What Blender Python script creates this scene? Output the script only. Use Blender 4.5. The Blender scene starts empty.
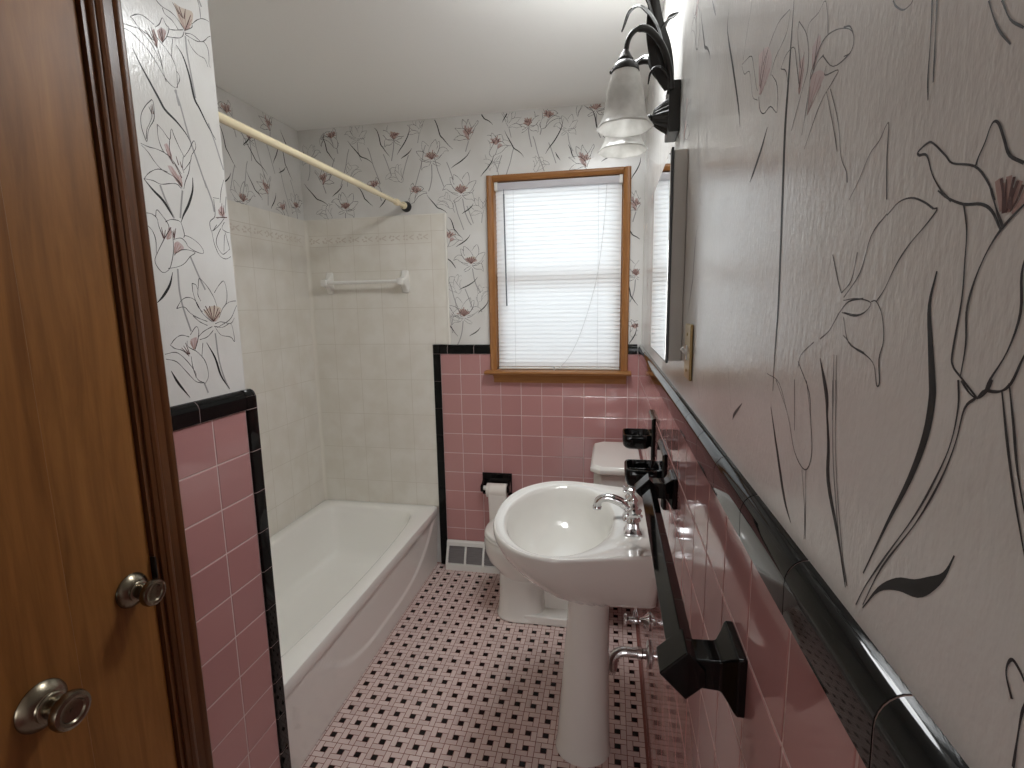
import bpy, bmesh, math, random
from mathutils import Vector, Matrix, noise
random.seed(7)
scene = bpy.context.scene
COL = scene.collection
PI = math.pi

# ------------------------------------------------------------------ helpers
def world_loc(o):
    v = Vector((0, 0, 0))
    while o is not None:
        v += Vector(o.location)
        o = o.parent
    return v

class MB:
    """collects faces (world coordinates, several materials) and links them as ONE mesh object"""
    def __init__(self):
        self.v = []; self.f = []; self.m = []; self.uv = {}
    def face(self, pts, m=0, uv=None):
        b = len(self.v); self.v.extend([tuple(p) for p in pts])
        self.f.append(tuple(range(b, b + len(pts)))); self.m.append(m)
        if uv: self.uv[len(self.f) - 1] = uv
    def grid(self, rows, m=0, closed=False, cap0=False, cap1=False):
        """rows of equal-length point rings/strips, sharing vertices"""
        b = len(self.v); n = len(rows[0])
        for r in rows: self.v.extend([tuple(p) for p in r])
        k = n if closed else n - 1
        for i in range(len(rows) - 1):
            for j in range(k):
                a = b + i * n + j; c = b + i * n + (j + 1) % n
                self.f.append((a, c, c + n, a + n)); self.m.append(m)
        if cap0: self.f.append(tuple(b + j for j in reversed(range(n)))); self.m.append(m)
        if cap1: self.f.append(tuple(b + (len(rows) - 1) * n + j for j in range(n))); self.m.append(m)
    def box(self, lo, hi, m=0):
        x0, y0, z0 = lo; x1, y1, z1 = hi
        P = [(x0,y0,z0),(x1,y0,z0),(x1,y1,z0),(x0,y1,z0),(x0,y0,z1),(x1,y0,z1),(x1,y1,z1),(x0,y1,z1)]
        b = len(self.v); self.v.extend(P)
        for q in ((0,3,2,1),(4,5,6,7),(0,1,5,4),(1,2,6,5),(2,3,7,6),(3,0,4,7)):
            self.f.append(tuple(b + i for i in q)); self.m.append(m)
    def lathe(self, prof, c=(0,0,0), axis='Z', n=32, m=0, cap0=False, cap1=False):
        """prof = (radius, height) pairs along the axis from c"""
        ax = {'X': Vector((1,0,0)), 'Y': Vector((0,1,0)), 'Z': Vector((0,0,1)), '-X': Vector((-1,0,0)), '-Y': Vector((0,-1,0)), '-Z': Vector((0,0,-1))}[axis] if isinstance(axis, str) else Vector(axis).normalized()
        u = ax.orthogonal().normalized(); w = ax.cross(u)
        c = Vector(c); rows = []
        for r, h in prof:
            r = max(r, 1e-5)
            rows.append([c + ax * h + (u * math.cos(2*PI*k/n) + w * math.sin(2*PI*k/n)) * r for k in range(n)])
        self.grid(rows, m, True, cap0, cap1)
    def tube(self, pts, rad, n=12, m=0, caps=True, flat=None):
        """swept tube; rad = number or list; flat = (a, b) scales of the cross-section"""
        pts = [Vector(p) for p in pts]
        rr = rad if isinstance(rad, (list, tuple)) else [rad] * len(pts)
        t0 = (pts[1] - pts[0]).normalized(); u = t0.orthogonal().normalized(); rows = []
        for i, p in enumerate(pts):
            t = (pts[min(i+1, len(pts)-1)] - pts[max(i-1, 0)]).normalized()
            u = (u - t * u.dot(t)).normalized(); w = t.cross(u)
            fa, fb = flat if flat else (1, 1)
            rows.append([p + (u * math.cos(2*PI*k/n) * fa + w * math.sin(2*PI*k/n) * fb) * rr[i] for k in range(n)])
        self.grid(rows, m, True, caps, caps)
    def prism(self, poly, lo, hi, axis='Y', m=0):
        """extrude a polygon (2D) along an axis; poly coords are the two other axes in XYZ order"""
        def P(a, b, t):
            return {'X': (t, a, b), 'Y': (a, t, b), 'Z': (a, b, t)}[axis]
        n = len(poly); b = len(self.v)
        self.v.extend([P(a, c, lo) for a, c in poly]); self.v.extend([P(a, c, hi) for a, c in poly])
        for j in range(n):
            k = (j + 1) % n
            self.f.append((b + j, b + k, b + n + k, b + n + j)); self.m.append(m)
        self.f.append(tuple(b + j for j in reversed(range(n)))); self.m.append(m)
        self.f.append(tuple(b + n + j for j in range(n))); self.m.append(m)
    def build(self, name, mats, parent=None, smooth=None, bevel=None, subsurf=0, solidify=None, recalc=True, loc=None):
        if not isinstance(mats, (list, tuple)): mats = [mats]
        me = bpy.data.meshes.new(name)
        off = Vector(loc) if loc is not None else (world_loc(parent) if parent else Vector((0,0,0)))
        me.from_pydata([tuple(Vector(p) - off) for p in self.v], [], self.f)
        for mt in mats: me.materials.append(mt)
        for i, p in enumerate(me.polygons): p.material_index = self.m[i]
        if self.uv:
            lay = me.uv_layers.new(name='UVMap')
            for i, p in enumerate(me.polygons):
                if i in self.uv:
                    for li, c in zip(p.loop_indices, self.uv[i]): lay.data[li].uv = c
        if recalc:
            bm = bmesh.new(); bm.from_mesh(me)
            bmesh.ops.recalc_face_normals(bm, faces=bm.faces); bm.to_mesh(me); bm.free()
        o = bpy.data.objects.new(name, me); COL.objects.link(o)
        if parent: o.parent = parent
        if loc is not None: o.location = Vector(loc) - (world_loc(parent) if parent else Vector((0,0,0)))
        if smooth is not None:
            for p in me.polygons: p.use_smooth = True
            if not subsurf: me.set_sharp_from_angle(angle=math.radians(smooth))
        if solidify:
            s = o.modifiers.new('Solidify', 'SOLIDIFY'); s.thickness = solidify; s.offset = -1
        if subsurf:
            s = o.modifiers.new('Subsurf', 'SUBSURF'); s.levels = subsurf; s.render_levels = subsurf
        if bevel:
            b = o.modifiers.new('Bevel', 'BEVEL'); b.width = bevel; b.segments = 3; b.limit_method = 'ANGLE'; b.angle_limit = math.radians(35)
            for p in me.polygons: p.use_smooth = True
            if smooth is None: me.set_sharp_from_angle(angle=math.radians(40))
            o.modifiers.new('WN', 'WEIGHTED_NORMAL').keep_sharp = False
        return o

def thing(name, label, cat, loc, group=None):
    o = bpy.data.objects.new(name, None); COL.objects.link(o)
    o.empty_display_size = .05; o.location = loc
    o['label'] = label; o['category'] = cat
    if group: o['group'] = group
    return o
def tag(o, label, cat, kind=None, group=None):
    o['label'] = label; o['category'] = cat
    if kind: o['kind'] = kind
    if group: o['group'] = group
    return o

def spline(pts, k=5):
    """Catmull-Rom through points of any dimension"""
    P = [Vector(p) for p in pts]
    if len(P) < 3: return P
    out = []
    for i in range(len(P) - 1):
        a = P[i-1] if i else P[0] * 2 - P[1]
        b, c = P[i], P[i+1]
        d = P[i+2] if i + 2 < len(P) else P[-1] * 2 - P[-2]
        for s in range(k):
            t = s / k
            out.append(.5 * ((2*b) + (c-a)*t + (2*a - 5*b + 4*c - d)*t*t + (3*b - a - 3*c + d)*t*t*t))
    out.append(P[-1]); return out

# ------------------------------------------------------------------ materials
def mat(name, color, rough=.5, metal=0., spec=.5, coat=0., bump=None, var=None, coat_rough=.05):
    """bump = (scale, strength, distance); var = (scale, amount) colour mottling"""
    m = bpy.data.materials.new(name); m.use_nodes = True
    nt = m.node_tree; b = nt.nodes['Principled BSDF']
    b.inputs['Base Color'].default_value = (*color, 1); b.inputs['Roughness'].default_value = rough
    b.inputs['Metallic'].default_value = metal; b.inputs['Specular IOR Level'].default_value = spec
    b.inputs['Coat Weight'].default_value = coat; b.inputs['Coat Roughness'].default_value = coat_rough
    tc = nt.nodes.new('ShaderNodeTexCoord')
    if bump:
        n = nt.nodes.new('ShaderNodeTexNoise'); n.inputs['Scale'].default_value = bump[0]; n.inputs['Detail'].default_value = 3
        bp = nt.nodes.new('ShaderNodeBump'); bp.inputs['Strength'].default_value = bump[1]; bp.inputs['Distance'].default_value = bump[2]
        nt.links.new(tc.outputs['Object'], n.inputs['Vector']); nt.links.new(n.outputs['Fac'], bp.inputs['Height'])
        nt.links.new(bp.outputs['Normal'], b.inputs['Normal'])
    if var:
        n = nt.nodes.new('ShaderNodeTexNoise'); n.inputs['Scale'].default_value = var[0]; n.inputs['Detail'].default_value = 4
        mx = nt.nodes.new('ShaderNodeMix'); mx.data_type = 'RGBA'
        mx.inputs[6].default_value = (*[c * (1 - var[1]) for c in color], 1)
        mx.inputs[7].default_value = (*[min(1, c * (1 + var[1])) for c in color], 1)
        nt.links.new(tc.outputs['Object'], n.inputs['Vector']); nt.links.new(n.outputs['Fac'], mx.inputs[0])
        nt.links.new(mx.outputs[2], b.inputs['Base Color'])
    return m

M = {}
M['ceiling'] = mat('ceiling_paint', (.90, .90, .88), .6, bump=(60, .1, .002))
def paper_mat():
    m = mat('wallpaper', (.70, .69, .665), .18, spec=.4)
    nt = m.node_tree; b = nt.nodes['Principled BSDF']; tc = nt.nodes.new('ShaderNodeTexCoord')
    n1 = nt.nodes.new('ShaderNodeTexNoise'); n1.inputs['Scale'].default_value = 4; n1.inputs['Detail'].default_value = 3
    r = nt.nodes.new('ShaderNodeValToRGB')
    r.color_ramp.elements[0].position = .36; r.color_ramp.elements[0].color = (.655, .64, .61, 1)
    r.color_ramp.elements[1].position = .62; r.color_ramp.elements[1].color = (.74, .735, .715, 1)
    nt.links.new(tc.outputs['Object'], n1.inputs['Vector']); nt.links.new(n1.outputs['Fac'], r.inputs['Fac']); nt.links.new(r.outputs['Color'], b.inputs['Base Color'])
    mp = nt.nodes.new('ShaderNodeMapping'); mp.inputs['Scale'].default_value = (1, 1, .45)
    n2 = nt.nodes.new('ShaderNodeTexNoise'); n2.inputs['Scale'].default_value = 210; n2.inputs['Detail'].default_value = 2
    bp = nt.nodes.new('ShaderNodeBump'); bp.inputs['Strength'].default_value = .40; bp.inputs['Distance'].default_value = .0011
    nt.links.new(tc.outputs['Object'], mp.inputs['Vector']); nt.links.new(mp.outputs['Vector'], n2.inputs['Vector'])
    nt.links.new(n2.outputs['Fac'], bp.inputs['Height']); nt.links.new(bp.outputs['Normal'], b.inputs['Normal'])
    return m
M['paper'] = paper_mat()
M['ink'] = mat('ink_line', (.045, .042, .045), .4, spec=.2)
M['ink2'] = mat('leaf_ink', (.02, .02, .021), .4, spec=.2)
M['stem'] = mat('grey_stem', (.33, .325, .32), .4, spec=.2)
M['tint'] = mat('pink_tint', (.53, .42, .41), .45, spec=.2)
M['tint2'] = mat('ochre_tint', (.56, .48, .40), .45, spec=.2)
M['centre'] = mat('flower_centre', (.43, .29, .26), .45, spec=.2)
M['stamen'] = mat('stamen_ink', (.11, .055, .05), .45, spec=.2)
PAPER = [M['paper'], M['ink'], M['ink2'], M['stem'], M['tint'], M['tint2'], M['stamen'], M['centre']]
pinks = [(.475, .242, .235), (.455, .230, .225), (.49, .253, .246), (.468, .238, .231)]
PT = [mat('pink_tile', c, .08, spec=.55, bump=(9, .06, .004)) for c in pinks]
M['grout'] = mat('pale_grout', (.62, .47, .45), .8)
M['black_tile'] = mat('black_tile', (.005, .005, .005), .045, spec=.2, bump=(14, .05, .004))
M['black_ceramic'] = mat('black_ceramic', (.004, .004, .004), .05, spec=.25)
FP = [mat('floor_mosaic', c, .22, spec=.5) for c in ((.72, .575, .535), (.69, .545, .505), (.75, .61, .57), (.66, .52, .485))]
M['floor_black'] = mat('floor_dot', (.007, .006, .006), .2, spec=.25)
M['floor_grout'] = mat('floor_grout', (.24, .085, .068), .8)
M['porcelain'] = mat('porcelain', (.76, .745, .70), .07, spec=.55, coat=.3)
M['bath'] = mat('bath_enamel', (.90, .89, .85), .06, spec=.6, coat=.4)
M['seat'] = mat('seat_plastic', (.76, .74, .70), .2)
M['chrome'] = mat('chrome', (.75, .75, .76), .07, metal=1)
M['nickel'] = mat('antique_nickel', (.22, .19, .14), .27, metal=1, bump=(240, .05, .0005))
M['bronze'] = mat('dark_bronze', (.018, .016, .014), .38, spec=.3)
M['brass'] = mat('worn_brass', (.42, .31, .15), .35, metal=1, bump=(90, .2, .001))
M['cream'] = mat('cream_enamel', (.80, .70, .48), .22)
M['white_ceramic'] = mat('white_ceramic', (.80, .79, .75), .12)
M['white_metal'] = mat('white_enamel', (.74, .73, .69), .35)
M['vent_dark'] = mat('vent_grey', (.22, .20, .20), .6)
M['tissue'] = mat('tissue', (.78, .74, .69), .95, spec=.1, bump=(120, .2, .002))
M['mirror'] = mat('mirror', (.88, .89, .88), .015, metal=1)
M['steel_side'] = mat('cabinet_steel', (.42, .40, .36), .45)
M['blackmetal'] = mat('black_plastic', (.015, .015, .016), .4)
M['cord'] = mat('cord', (.55, .55, .54), .8)
M['wand'] = mat('wand', (.16, .17, .19), .25)

def wood(name, dark, light, scale=(14, 14, 1.3), rough=.35, band=6., bump=.05):
    m = mat(name, dark, rough, spec=.25); nt = m.node_tree; b = nt.nodes['Principled BSDF']
    tc = nt.nodes.new('ShaderNodeTexCoord'); mp = nt.nodes.new('ShaderNodeMapping'); mp.inputs['Scale'].default_value = scale
    n = nt.nodes.new('ShaderNodeTexNoise'); n.inputs['Scale'].default_value = band; n.inputs['Detail'].default_value = 7; n.inputs['Roughness'].default_value = .62; n.inputs['Distortion'].default_value = .6
    n3 = nt.nodes.new('ShaderNodeTexNoise'); n3.inputs['Scale'].default_value = 1.6; n3.inputs['Detail'].default_value = 3
    ad = nt.nodes.new('ShaderNodeMath'); ad.operation = 'MULTIPLY_ADD'; ad.inputs[1].default_value = .55
    r = nt.nodes.new('ShaderNodeValToRGB')
    r.color_ramp.elements[0].position = .42; r.color_ramp.elements[0].color = (*dark, 1)
    r.color_ramp.elements[1].position = .98; r.color_ramp.elements[1].color = (*light, 1)
    L = nt.links.new
    L(tc.outputs['Object'], mp.inputs['Vector']); L(mp.outputs['Vector'], n.inputs['Vector']); L(mp.outputs['Vector'], n3.inputs['Vector'])
    L(n3.outputs['Fac'], ad.inputs[0]); L(n.outputs['Fac'], ad.inputs[2]); L(ad.outputs[0], r.inputs['Fac']); L(r.outputs['Color'], b.inputs['Base Color'])
    bp = nt.nodes.new('ShaderNodeBump'); bp.inputs['Strength'].default_value = bump; bp.inputs['Distance'].default_value = .002
    L(n.outputs['Fac'], bp.inputs['Height']); L(bp.outputs['Normal'], b.inputs['Normal'])
    return m
M['door_wood'] = wood('door_veneer', (.13, .048, .011), (.31, .135, .038), (7, 7, .6), .42, 5.)
M['casing_wood'] = wood('dark_casing_wood', (.055, .020, .008), (.13, .05, .018), (20, 20, .8), .28, 5.)
M['window_wood'] = wood('oak_window_trim', (.22, .088, .027), (.38, .175, .06), (26, 26, 2), .35, 5.)
M['window_wood_h'] = wood('oak_window_trim_across', (.22, .088, .027), (.38, .175, .06), (2, 26, 26), .35, 5.)

def surround_mat(name):
    """moulded cream panel: faint tile lines from the UVs (metres)"""
    m = mat(name, (.70, .655, .575), .20, spec=.5); nt = m.node_tree; b = nt.nodes['Principled BSDF']; L = nt.links.new
    tc = nt.nodes.new('ShaderNodeTexCoord'); br = nt.nodes.new('ShaderNodeTexBrick')
    br.offset = 0; br.inputs['Scale'].default_value = 1; br.inputs['Brick Width'].default_value = .148; br.inputs['Row Height'].default_value = .197
    br.inputs['Mortar Size'].default_value = .0016; br.inputs['Mortar Smooth'].default_value = .4
    n = nt.nodes.new('ShaderNodeTexNoise'); n.inputs['Scale'].default_value = 9; n.inputs['Detail'].default_value = 5
    r = nt.nodes.new('ShaderNodeValToRGB')
    r.color_ramp.elements[0].position = .35; r.color_ramp.elements[0].color = (.735, .70, .625, 1)
    r.color_ramp.elements[1].position = .65; r.color_ramp.elements[1].color = (.795, .77, .71, 1)
    mx = nt.nodes.new('ShaderNodeMix'); mx.data_type = 'RGBA'; mx.inputs[7].default_value = (.66, .62, .54, 1)
    L(tc.outputs['UV'], br.inputs['Vector']); L(tc.outputs['Object'], n.inputs['Vector']); L(n.outputs['Fac'], r.inputs['Fac'])
    L(br.outputs['Fac'], mx.inputs[0]); L(r.outputs['Color'], mx.inputs[6]); L(mx.outputs[2], b.inputs['Base Color'])
    bp = nt.nodes.new('ShaderNodeBump'); bp.inputs['Strength'].default_value = .25; bp.inputs['Distance'].default_value = .001; bp.invert = True
    L(br.outputs['Fac'], bp.inputs['Height']); L(bp.outputs['Normal'], b.inputs['Normal'])
    return m
M['surround'] = surround_mat('surround_panel')
M['surround_plain'] = mat('surround_edge', (.795, .77, .71), .2)
M['motif'] = mat('border_motif', (.60, .54, .47), .3)

def glass_mat(name, tint=(1, 1, 1), rough=.0):
    m = bpy.data.materials.new(name); m.use_nodes = True; nt = m.node_tree; nt.nodes.clear()
    out = nt.nodes.new('ShaderNodeOutputMaterial'); t = nt.nodes.new('ShaderNodeBsdfTransparent'); g = nt.nodes.new('ShaderNodeBsdfGlossy')
    t.inputs['Color'].default_value = (*tint, 1); g.inputs['Roughness'].default_value = rough
    lw = nt.nodes.new('ShaderNodeFresnel'); lw.inputs['IOR'].default_value = 1.45; mx = nt.nodes.new('ShaderNodeMixShader')
    nt.links.new(lw.outputs['Fac'], mx.inputs[0]); nt.links.new(t.outputs[0], mx.inputs[1]); nt.links.new(g.outputs[0], mx.inputs[2]); nt.links.new(mx.outputs[0], out.inputs['Surface'])
    return m
M['pane'] = glass_mat('window_pane', (.98, .985, .985))
def slat_mat():
    m = bpy.data.materials.new('blind_slat'); m.use_nodes = True; nt = m.node_tree; nt.nodes.clear()
    out = nt.nodes.new('ShaderNodeOutputMaterial'); d = nt.nodes.new('ShaderNodeBsdfDiffuse'); t = nt.nodes.new('ShaderNodeBsdfTranslucent')
    d.inputs['Color'].default_value = (.90, .90, .90, 1); t.inputs['Color'].default_value = (.91, .915, .92, 1)
    mx = nt.nodes.new('ShaderNodeMixShader'); mx.inputs[0].default_value = .26
    nt.links.new(d.outputs[0], mx.inputs[1]); nt.links.new(t.outputs[0], mx.inputs[2]); nt.links.new(mx.outputs[0], out.inputs['Surface'])
    return m
M['slat'] = slat_mat()
def shade_mat():
    m = bpy.data.materials.new('frosted_shade'); m.use_nodes = True; nt = m.node_tree; nt.nodes.clear(); L = nt.links.new
    out = nt.nodes.new('ShaderNodeOutputMaterial'); d = nt.nodes.new('ShaderNodeBsdfDiffuse'); t = nt.nodes.new('ShaderNodeBsdfTranslucent'); g = nt.nodes.new('ShaderNodeBsdfGlossy'); tr = nt.nodes.new('ShaderNodeBsdfTransparent')
    tc = nt.nodes.new('ShaderNodeTexCoord'); n = nt.nodes.new('ShaderNodeTexNoise'); n.inputs['Scale'].default_value = 28; n.inputs['Detail'].default_value = 4
    r = nt.nodes.new('ShaderNodeValToRGB'); r.color_ramp.elements[0].position = .35; r.color_ramp.elements[0].color = (.62, .61, .58, 1); r.color_ramp.elements[1].position = .7; r.color_ramp.elements[1].color = (.84, .83, .80, 1)
    L(tc.outputs['Object'], n.inputs['Vector']); L(n.outputs['Fac'], r.inputs['Fac']); L(r.outputs['Color'], d.inputs['Color']); L(r.outputs['Color'], t.inputs['Color'])
    g.inputs['Roughness'].default_value = .2
    a = nt.nodes.new('ShaderNodeMixShader'); a.inputs[0].default_value = .5; L(d.outputs[0], a.inputs[1]); L(t.outputs[0], a.inputs[2])
    b = nt.nodes.new('ShaderNodeMixShader'); b.inputs[0].default_value = .06; L(a.outputs[0], b.inputs[1]); L(g.outputs[0], b.inputs[2])
    c = nt.nodes.new('ShaderNodeMixShader'); c.inputs[0].default_value = .18; L(b.outputs[0], c.inputs[1]); L(tr.outputs[0], c.inputs[2])
    L(c.outputs[0], out.inputs['Surface']); return m
M['shade'] = shade_mat()
LEFT_STROKES = {
 'F1': 'n -1690,2025 -1676,2036 -1663,2041 -1649,2040 -1637,2037|n -1691,2024 -1685,2023 -1676,2015 -1663,2011 -1654,2009 -1635,1994|n -1679,2012 -1668,2009 -1647,1995 -1632,1973 -1627,1959|n -1711,2003 -1700,2006 -1685,2009 -1680,2011|n -1712,1995 -1699,1997 -1686,1994 -1665,1984 -1655,1978 -1640,1963 -1624,1943 -1610,1934 -1599,1933|n -1638,2028 -1636,2017 -1616,2005 -1599,1990 -1592,1971 -1594,1935|n -1634,2034 -1623,2045 -1614,2061 -1607,2052 -1600,2048 -1607,2030 -1621,2011|n -1634,1992 -1629,1975 -1626,1949 -1622,1936|n -1593,2032 -1601,1994|n -1597,1934 -1588,1950 -1585,1961 -1591,1969|p -1632,2028 -1620,2039 -1608,2039 -1612,2027 -1619,2013 -1628,2016|p -1644,2022 -1638,2028 -1632,2014 -1635,1996 -1641,2003|d -1660,2016 -1645,2005|d -1651,2024 -1641,2005|d -1645,2029 -1638,2004|d -1620,2041 -1619,2016|d -1625,2031 -1620,2012|s -1599,1930 -1598,1914 -1595,1899',
 'F2': 'n -1511,2149 -1507,2135 -1507,2113|n -1535,2088 -1519,2104 -1503,2115 -1488,2119 -1481,2118|n -1625,2088 -1611,2083 -1592,2084 -1577,2080 -1563,2070 -1557,2064|n -1611,2081 -1606,2072 -1591,2069 -1581,2063 -1575,2057|n -1535,2090 -1536,2081 -1556,2065|n -1558,2059 -1538,2066 -1521,2064 -1512,2063 -1500,2072 -1491,2082 -1479,2091|n -1558,2057 -1539,2057 -1522,2059 -1504,2066 -1494,2057 -1493,2039 -1495,2025 -1492,2018|n -1551,2050 -1542,2037 -1526,2030 -1507,2030 -1499,2016|n -1600,2047 -1587,2051 -1561,2064|n -1607,2029 -1593,2034 -1574,2042 -1564,2051 -1560,2061|o -1579,2108 -1560,2108 -1531,2115 -1530,2101 -1540,2080 -1555,2066 -1570,2078|d -1583,2106 -1568,2091|d -1576,2104 -1562,2089|d -1566,2107 -1559,2088|d -1549,2111 -1556,2088|d -1536,2105 -1546,2085|d -1558,2063 -1546,2085|s -1557,2054 -1557,2019 -1553,1984 -1546,1933',
 'E1': 'b -1694,1968 -1680,1944 -1663,1920 -1646,1896 -1633,1878 -1607,1864 -1586,1848 -1574,1833',
 'E2': 'b -1585,2023 -1570,2008 -1558,1975 -1550,1931 -1538,1914 -1517,1883 -1497,1860',
 'E3': 's -1602,1928 -1593,1906 -1586,1878 -1576,1839 -1562,1801 -1541,1743|s -1516,1890 -1502,1856 -1488,1815 -1476,1780',
 'F8': 'n -1663,1887 -1679,1870 -1692,1849 -1695,1827 -1690,1807 -1686,1801 -1679,1825 -1665,1846 -1661,1860 -1660,1882 -1663,1887|n -1672,1870 -1667,1855 -1676,1836 -1683,1824 -1687,1805|d -1667,1874 -1667,1858|d -1664,1878 -1663,1859',
 'F3': 'n -1657,1842 -1646,1835 -1630,1821 -1625,1839 -1621,1844 -1618,1834 -1608,1814 -1597,1796|n -1657,1842 -1658,1815 -1649,1792 -1631,1785|n -1630,1821 -1633,1804 -1631,1787|n -1597,1795 -1581,1814 -1566,1837 -1561,1833 -1562,1822 -1575,1805 -1581,1790 -1601,1767|n -1599,1795 -1604,1774 -1602,1761|n -1701,1793 -1685,1791 -1664,1792 -1643,1789 -1626,1778 -1609,1757|n -1700,1790 -1686,1780 -1674,1766 -1658,1754 -1630,1747 -1615,1737 -1612,1728|n -1702,1727 -1689,1741 -1667,1753 -1645,1753|n -1703,1726 -1682,1727 -1665,1724 -1639,1731 -1623,1733 -1614,1726|n -1581,1790 -1588,1767 -1601,1743 -1607,1727|p -1646,1806 -1637,1811 -1630,1795 -1629,1780 -1638,1786|p -1643,1766 -1631,1767 -1620,1754 -1610,1751 -1611,1730 -1625,1740 -1636,1753|d -1640,1790 -1627,1773|d -1618,1791 -1614,1774|d -1609,1783 -1606,1771|d -1626,1778 -1609,1749|s -1611,1723 -1619,1690 -1625,1663',
 'E4': 'b -1704,1726 -1685,1708 -1664,1692 -1648,1670 -1644,1662',
 'E5': 'b -1579,1757 -1583,1729 -1598,1697 -1615,1672 -1624,1655',
 'E6': 's -1667,1722 -1657,1693 -1641,1660|s -1546,1759 -1529,1718 -1525,1693|s -1610,1585 -1590,1539 -1577,1513',
 'F4': 'n -1709,1660 -1695,1660 -1684,1653 -1682,1639 -1673,1614|n -1684,1668 -1680,1670 -1668,1658 -1658,1645 -1658,1632|n -1684,1668 -1687,1655|n -1707,1635 -1698,1626 -1693,1609 -1695,1586 -1693,1582|n -1664,1649 -1660,1652 -1647,1657 -1627,1656 -1622,1645 -1619,1629 -1622,1623|n -1652,1640 -1668,1620 -1691,1587 -1701,1568 -1695,1553 -1683,1545 -1667,1555 -1656,1580 -1651,1601 -1651,1628 -1656,1637|n -1649,1616 -1629,1621 -1617,1613 -1613,1606 -1595,1597 -1573,1594 -1572,1604 -1585,1617 -1605,1626 -1620,1628|n -1652,1583 -1639,1593 -1619,1598 -1595,1594 -1610,1584 -1626,1569 -1644,1560 -1671,1554|p -1649,1607 -1640,1613 -1628,1607 -1625,1599 -1643,1592 -1652,1586|p -1659,1637 -1652,1640 -1654,1619 -1668,1615|d -1676,1637 -1673,1614|d -1680,1631 -1674,1616|d -1667,1633 -1672,1615|d -1640,1640 -1647,1619|d -1645,1636 -1648,1620|d -1649,1633 -1647,1618',
 'F5': 'n -1525,1725 -1505,1727|n -1484,1774 -1496,1748 -1504,1717|n -1477,1763 -1484,1727 -1491,1696|n -1523,1722 -1524,1685 -1542,1668 -1539,1648 -1521,1665|n -1539,1648 -1535,1620 -1523,1595 -1504,1588 -1486,1595|n -1519,1680 -1494,1687 -1513,1666 -1535,1649|n -1510,1658 -1525,1636 -1528,1618 -1514,1599 -1501,1603 -1487,1613|n -1496,1675 -1506,1659 -1491,1652 -1480,1653|n -1497,1651 -1490,1625 -1487,1613|n -1500,1645 -1507,1605|p -1513,1698 -1499,1712 -1492,1699 -1494,1688 -1510,1690|d -1498,1718 -1503,1694|d -1512,1701 -1498,1689|d -1492,1714 -1497,1692|d -1523,1681 -1486,1687',
 'F6': 'n -1613,1526 -1603,1523 -1598,1514 -1593,1536 -1585,1534 -1570,1520 -1555,1498 -1547,1476|n -1613,1526 -1613,1505 -1604,1476 -1592,1463|n -1598,1514 -1600,1501 -1594,1487|n -1551,1507 -1534,1525 -1517,1535 -1511,1512 -1514,1489 -1522,1476|n -1661,1472 -1647,1488 -1630,1495 -1610,1489 -1595,1463 -1580,1449 -1566,1440|n -1662,1471 -1641,1474 -1627,1461 -1607,1450 -1581,1441|n -1620,1455 -1603,1441 -1582,1432|n -1544,1449 -1529,1471 -1508,1485 -1479,1487 -1491,1466 -1511,1443 -1553,1426|n -1558,1435 -1540,1439 -1509,1434 -1494,1447|n -1562,1429 -1535,1426 -1509,1434 -1502,1410 -1502,1389 -1513,1401 -1544,1408 -1559,1427|n -1613,1407 -1595,1419 -1568,1429|n -1609,1401 -1586,1406 -1566,1420|o -1589,1463 -1564,1476 -1535,1471 -1544,1449 -1563,1440|d -1563,1440 -1588,1469|d -1563,1440 -1582,1476|d -1563,1440 -1570,1476|d -1563,1440 -1555,1478|d -1563,1440 -1544,1471|d -1563,1440 -1539,1462|s -1561,1413 -1558,1349 -1546,1301 -1534,1276',
 'F7': 'n -1687,1396 -1675,1407 -1657,1414 -1637,1409|n -1689,1396 -1678,1387 -1659,1381 -1643,1367|n -1634,1413 -1615,1431 -1609,1420 -1615,1399 -1625,1380|n -1644,1401 -1643,1388 -1618,1373 -1599,1349 -1595,1317 -1606,1301|n -1704,1377 -1675,1378 -1652,1359 -1632,1331 -1631,1318|n -1703,1367 -1677,1358 -1655,1334 -1632,1309 -1606,1301|n -1638,1366 -1636,1340 -1627,1313 -1606,1301|n -1601,1393 -1608,1363|p -1633,1404 -1616,1407 -1618,1390 -1628,1380 -1636,1396|d -1661,1387 -1645,1371|d -1655,1391 -1643,1371|d -1649,1397 -1641,1371|s -1609,1301 -1601,1278',
 'E7': 's -1647,1555 -1649,1509 -1644,1472 -1630,1421|b -1661,1547 -1672,1520 -1692,1496 -1709,1482',
 'E8': 'b -1590,1393 -1569,1355 -1557,1312 -1534,1276|b -1694,1341 -1679,1312 -1653,1276|b -1469,1310 -1480,1282',
}
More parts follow.
